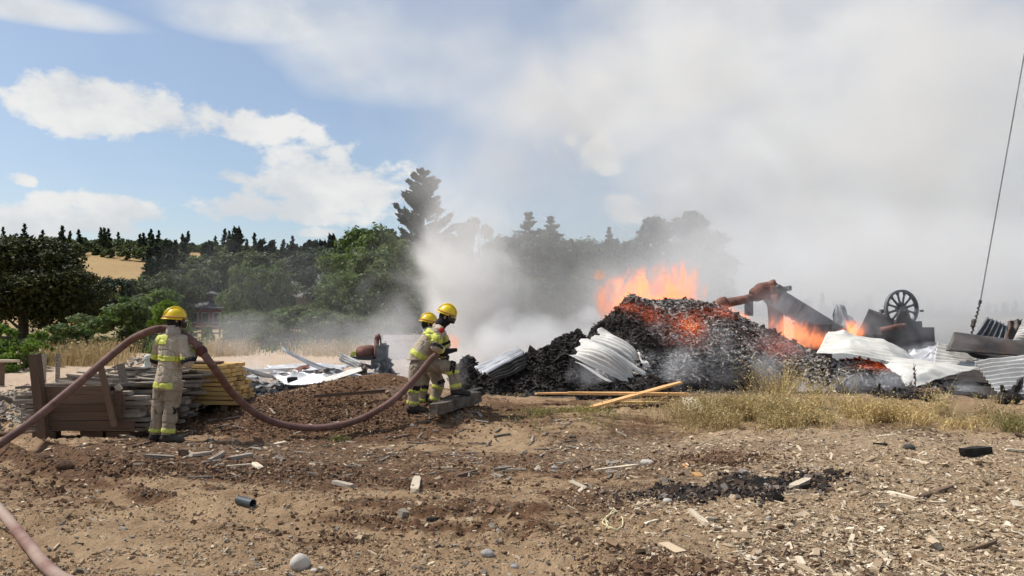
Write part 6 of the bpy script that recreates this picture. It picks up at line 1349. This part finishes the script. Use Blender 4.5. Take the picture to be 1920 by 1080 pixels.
def flame(loc, r, strength, label, scale=2.3, amp=2.8, edge=(.35, 1.5), seed=1, rot=(0, 0, 0), stretch=.5, base=.45):
    """A tongue of burning gas: glowing volume, brightest at its root."""
    t = NT('burning_gas'); oc = t.tc(); ln = t.vmath('LENGTH', oc)
    sep = t.n('ShaderNodeSeparateXYZ'); t.set(sep, 0, oc); z = sep.outputs[2]
    met = t.map(oc, (r[0], r[1], r[2] * stretch), (seed * 3.7, seed * 1.3, seed * 2.1))
    n = t.noise(met, scale * max(1, .6 / r[0]), 6, .66, 1.8); f = t.math('SUBTRACT', 1.0, t.math('MULTIPLY', ln, ln))
    f = t.math('ADD', t.math('SUBTRACT', f, t.math('MULTIPLY', z, base)), t.math('MULTIPLY', t.math('SUBTRACT', n, .5), amp * 1.6))
    d = t.math('MULTIPLY', t.rng(f, edge[0], edge[1]), t.rng(ln, .98, .8))
    v = t.n('ShaderNodeVolumePrincipled'); t.set(v, 'Color', (.5, .4, .35, 1)); t.set(v, 'Density', t.math('MULTIPLY', d, 1.3 / max(r[1], .2)))
    t.set(v, 'Emission Color', t.ramp(d, [(0, (1, .11, .012)), (.5, (1, .20, .020)), (1, (1, .42, .06))])); t.set(v, 'Emission Strength', t.math('MULTIPLY', d, strength))
    t.L.new(v.outputs[0], t.out.inputs['Volume']); t.m.cycles.volume_step_rate = .5
    o = link('flame', unit_ball().copy(), mat=t.m); o.location = loc; o.scale = r; o.rotation_euler = rot; tag(o, label, 'flame'); return o
def build_flames():
    Y = 18.4
    flame(P(1195, 552, Y), (1.15, .6, .85), 3.3, 'highest orange flames blazing over the crest of the ember pile', seed=1, rot=(0, R(4), 0))
    flame(P(1272, 535, Y + .2), (.85, .5, .75), 3.0, 'orange flame right of the highest one, torn by smoke', seed=2, amp=3.2, rot=(0, R(14), 0), base=.1)
    flame(P(1255, 560, Y), (.85, .5, .30), 5.0, 'low yellow orange fire hugging the pile crest', seed=5, amp=2.0)
    flame(P(1133, 560, Y), (.30, .3, .60), 2.2, 'thin pale flame at the left slope of the pile crest', seed=3, amp=2.4)
    flame(P(1124, 514, Y + .2), (.20, .2, .20), 3.0, 'small detached tongue of fire floating left of the highest flames', seed=4, amp=4.2, edge=(.5, 1.5))
    flame(P(1382, 590, 18.6), (.55, .4, .24), 5.0, 'small flame on the right shoulder of the ember pile', seed=6, rot=(0, R(28), 0))
    flame(P(1492, 618, 18.6), (.85, .5, .46), 3.6, 'reddish flame at the foot of the rusty standpipe', seed=7, rot=(0, R(24), 0))
    flame(P(1545, 636, 18.4), (.45, .4, .30), 3.2, 'low flame in front of the square steel bin', seed=8)
    flame(P(1600, 618, 18.2), (.42, .35, .32), 6.0, 'bright orange flame on top of the big white sheet', seed=9, amp=2.8)
    flame(P(848, 640, 19.5), (.28, .3, .36), 3.0, 'small orange flame seen behind the bending firefighters', seed=10, amp=2.2)
def build_smoke():
    # the wide bank behind the fire, thickening to the right
    smoke(P(1650, 250, 42), (27, 8, 22), .085, 'wide pale grey smoke bank filling the sky behind the burning pile', scale=.12, amp=3.4, edge=(-.1, 1.5), seed=1, grow=(.85, 0, -.15), col=(.99, .985, .975), aniso=0, detail=4)
    smoke(P(1180, 480, 33), (12, 4.5, 8.5), .075, 'thin grey smoke veil in front of the dim trees', scale=.24, amp=3.2, edge=(-.1, 1.0), seed=2, col=(.95, .955, .965))
    smoke(P(1640, 590, 28), (12, 3.5, 4.6), .30, 'pale smoke drifting behind the wrecked machines', scale=.25, amp=2.0, edge=(-.2, .9), seed=12, col=(.985, .985, .985))
    smoke(P(930, 130, 34), (9, 4, 6.5), .06, 'thin high smoke over the pine, mixing with the clouds', scale=.22, amp=2.4, edge=(0, 1.1), seed=13, col=(.98, .98, .97))
    for i, (px, py, r, d, lab) in enumerate(((1090, 190, (5.2, 3, 3.6), .13, 'soft beige billow of smoke high above the bending firefighters'), (1330, 120, (6.5, 3, 4.2), .12, 'large beige billow of smoke above the highest flames'), (1560, 330, (6.5, 3, 5.0), .12, 'broad beige billow of smoke above the chute'),
            (1330, 420, (4.5, 2.5, 3.8), .16, 'darker grey billow of smoke right of the highest flames'), (1800, 420, (6.0, 3, 6.5), .10, 'pale billow of smoke near the guy wire'), (960, 330, (3.6, 2.5, 3.2), .10, 'thin billow of smoke between pine and flames'), (1750, 110, (6.5, 3, 4.2), .10, 'pale billow of smoke at the top right'))):
        smoke(P(px, py, 35 - i * .4), r, d * 1.9, lab, scale=.38, amp=4.2, edge=(.1, 1.6), seed=60 + i, col=(.975, .965, .945) if i != 3 else (.93, .93, .93), detail=5, rough=.6, aniso=0)
    # the dense column left of the pile
    smoke(P(885, 560, 24), (2.2, 1.8, 4.2), 1.0, 'dense creamy smoke column rising behind the bending firefighters', scale=.5, amp=3.2, edge=(.1, 1.3), seed=3, rot=(0, R(-10), 0), col=(.98, .975, .96), detail=4, rough=.6)
    smoke(P(850, 410, 26), (3.0, 2.0, 3.6), .20, 'upper part of the smoke column beside the pine', scale=.42, amp=3.4, edge=(.1, 1.4), seed=4, col=(.975, .975, .975), detail=4, rough=.6)
    smoke(P(965, 650, 21), (2.4, 1.3, 1.15), 1.1, 'bright white smoke pouring out between the char heaps', scale=.8, amp=3.2, edge=(.05, 1.3), seed=5, col=(.99, .99, .99), detail=4, rough=.6)
    smoke(P(1098, 605, 20.3), (.6, .5, .5), 1.6, 'small white puff above the left shoulder of the pile', scale=1.8, amp=3.8, edge=(.0, 1.1), seed=15, col=(.98, .98, .99), detail=4)
    smoke(P(775, 700, 17.6), (1.5, .9, 1.1), .8, 'white smoke low behind the bending firefighters', scale=.8, amp=2.8, edge=(-.1, 1.1), seed=6, detail=4)
    smoke(P(735, 610, 24), (1.9, 1.2, 1.9), .30, 'bluish smoke wisps left of the bending firefighters', scale=.6, amp=3.6, edge=(.1, 1.3), seed=7, col=(.94, .955, .98), detail=4)
    smoke(P(560, 640, 30), (6.5, 2.0, 1.4), .15, 'thin bluish smoke drifting low over the far dirt road', scale=.32, amp=3.0, edge=(.0, 1.3), seed=8, col=(.94, .955, .98))
    smoke(P(500, 560, 42), (9, 3.0, 4.5), .02, 'faint blue haze of smoke before the left trees', scale=.15, amp=2.4, edge=(.0, 1.2), seed=16, col=(.93, .95, .99))
    smoke(P(470, 702, 17.5), (1.1, .7, .42), .7, 'pale smoke creeping over the ashes by the yellow boards', scale=1.1, amp=3.0, edge=(.1, 1.2), seed=17, detail=4)
    smoke(P(735, 758, 13.4), (.62, .35, .36), 1.1, 'white smoke seeping from the hollow left of the bending firefighters', scale=1.1, amp=2.4, edge=(.0, 1.1), seed=18, detail=4)
    # wisps before the pile
    for i, (px, py, Y, r, d, lab, rt) in enumerate((
            (1270, 686, 15.2, (.70, .35, .75), .75, 'blue grey wisp right of the white crumpled sheets', 0), (1340, 668, 15.0, (.85, .35, .75), .40, 'thin blue haze rising over the middle of the ember pile', 8),
            (1110, 704, 15.2, (.60, .3, .36), .60, 'pale smoke curling below the white crumpled sheets', 0), (1085, 668, 15.4, (.30, .3, .45), .5, 'wisp climbing left of the white crumpled sheets', 0),
            (1440, 690, 15.0, (.40, .3, .45), .75, 'small white wisp at the right foot of the ember pile', 0), (1620, 722, 14.9, (.75, .3, .30), .95, 'bluish smoke lying before the ash bed', 0),
            (1690, 708, 15.0, (.55, .3, .28), .6, 'smoke veil over the end of the white sheet tail', 0), (1800, 732, 14.9, (.60, .3, .28), .8, 'smoke under the ribbed sheets at right', 0),
            (1480, 650, 16.8, (1.1, .5, .7), .25, 'smoke haze over the right slope of the ember pile', 0), (1500, 600, 19.4, (2.0, .6, 1.0), .34, 'grey smoke around the rusty pipe arm', 0),
            (1660, 625, 19.2, (1.8, .5, .8), .42, 'grey smoke before the flywheel machine', 0), (1735, 670, 17.5, (.7, .4, .4), .6, 'bluish smoke over the bent grey sheets', 0))):
        smoke(P(px, py, Y), r, d * 1.5, lab, scale=1.3 if r[0] < 1 else .8, amp=3.4, edge=(.15, 1.4), seed=20 + i, rot=(0, R(rt), 0), col=(.94, .96, 1), detail=4)
build_flames()
build_smoke()
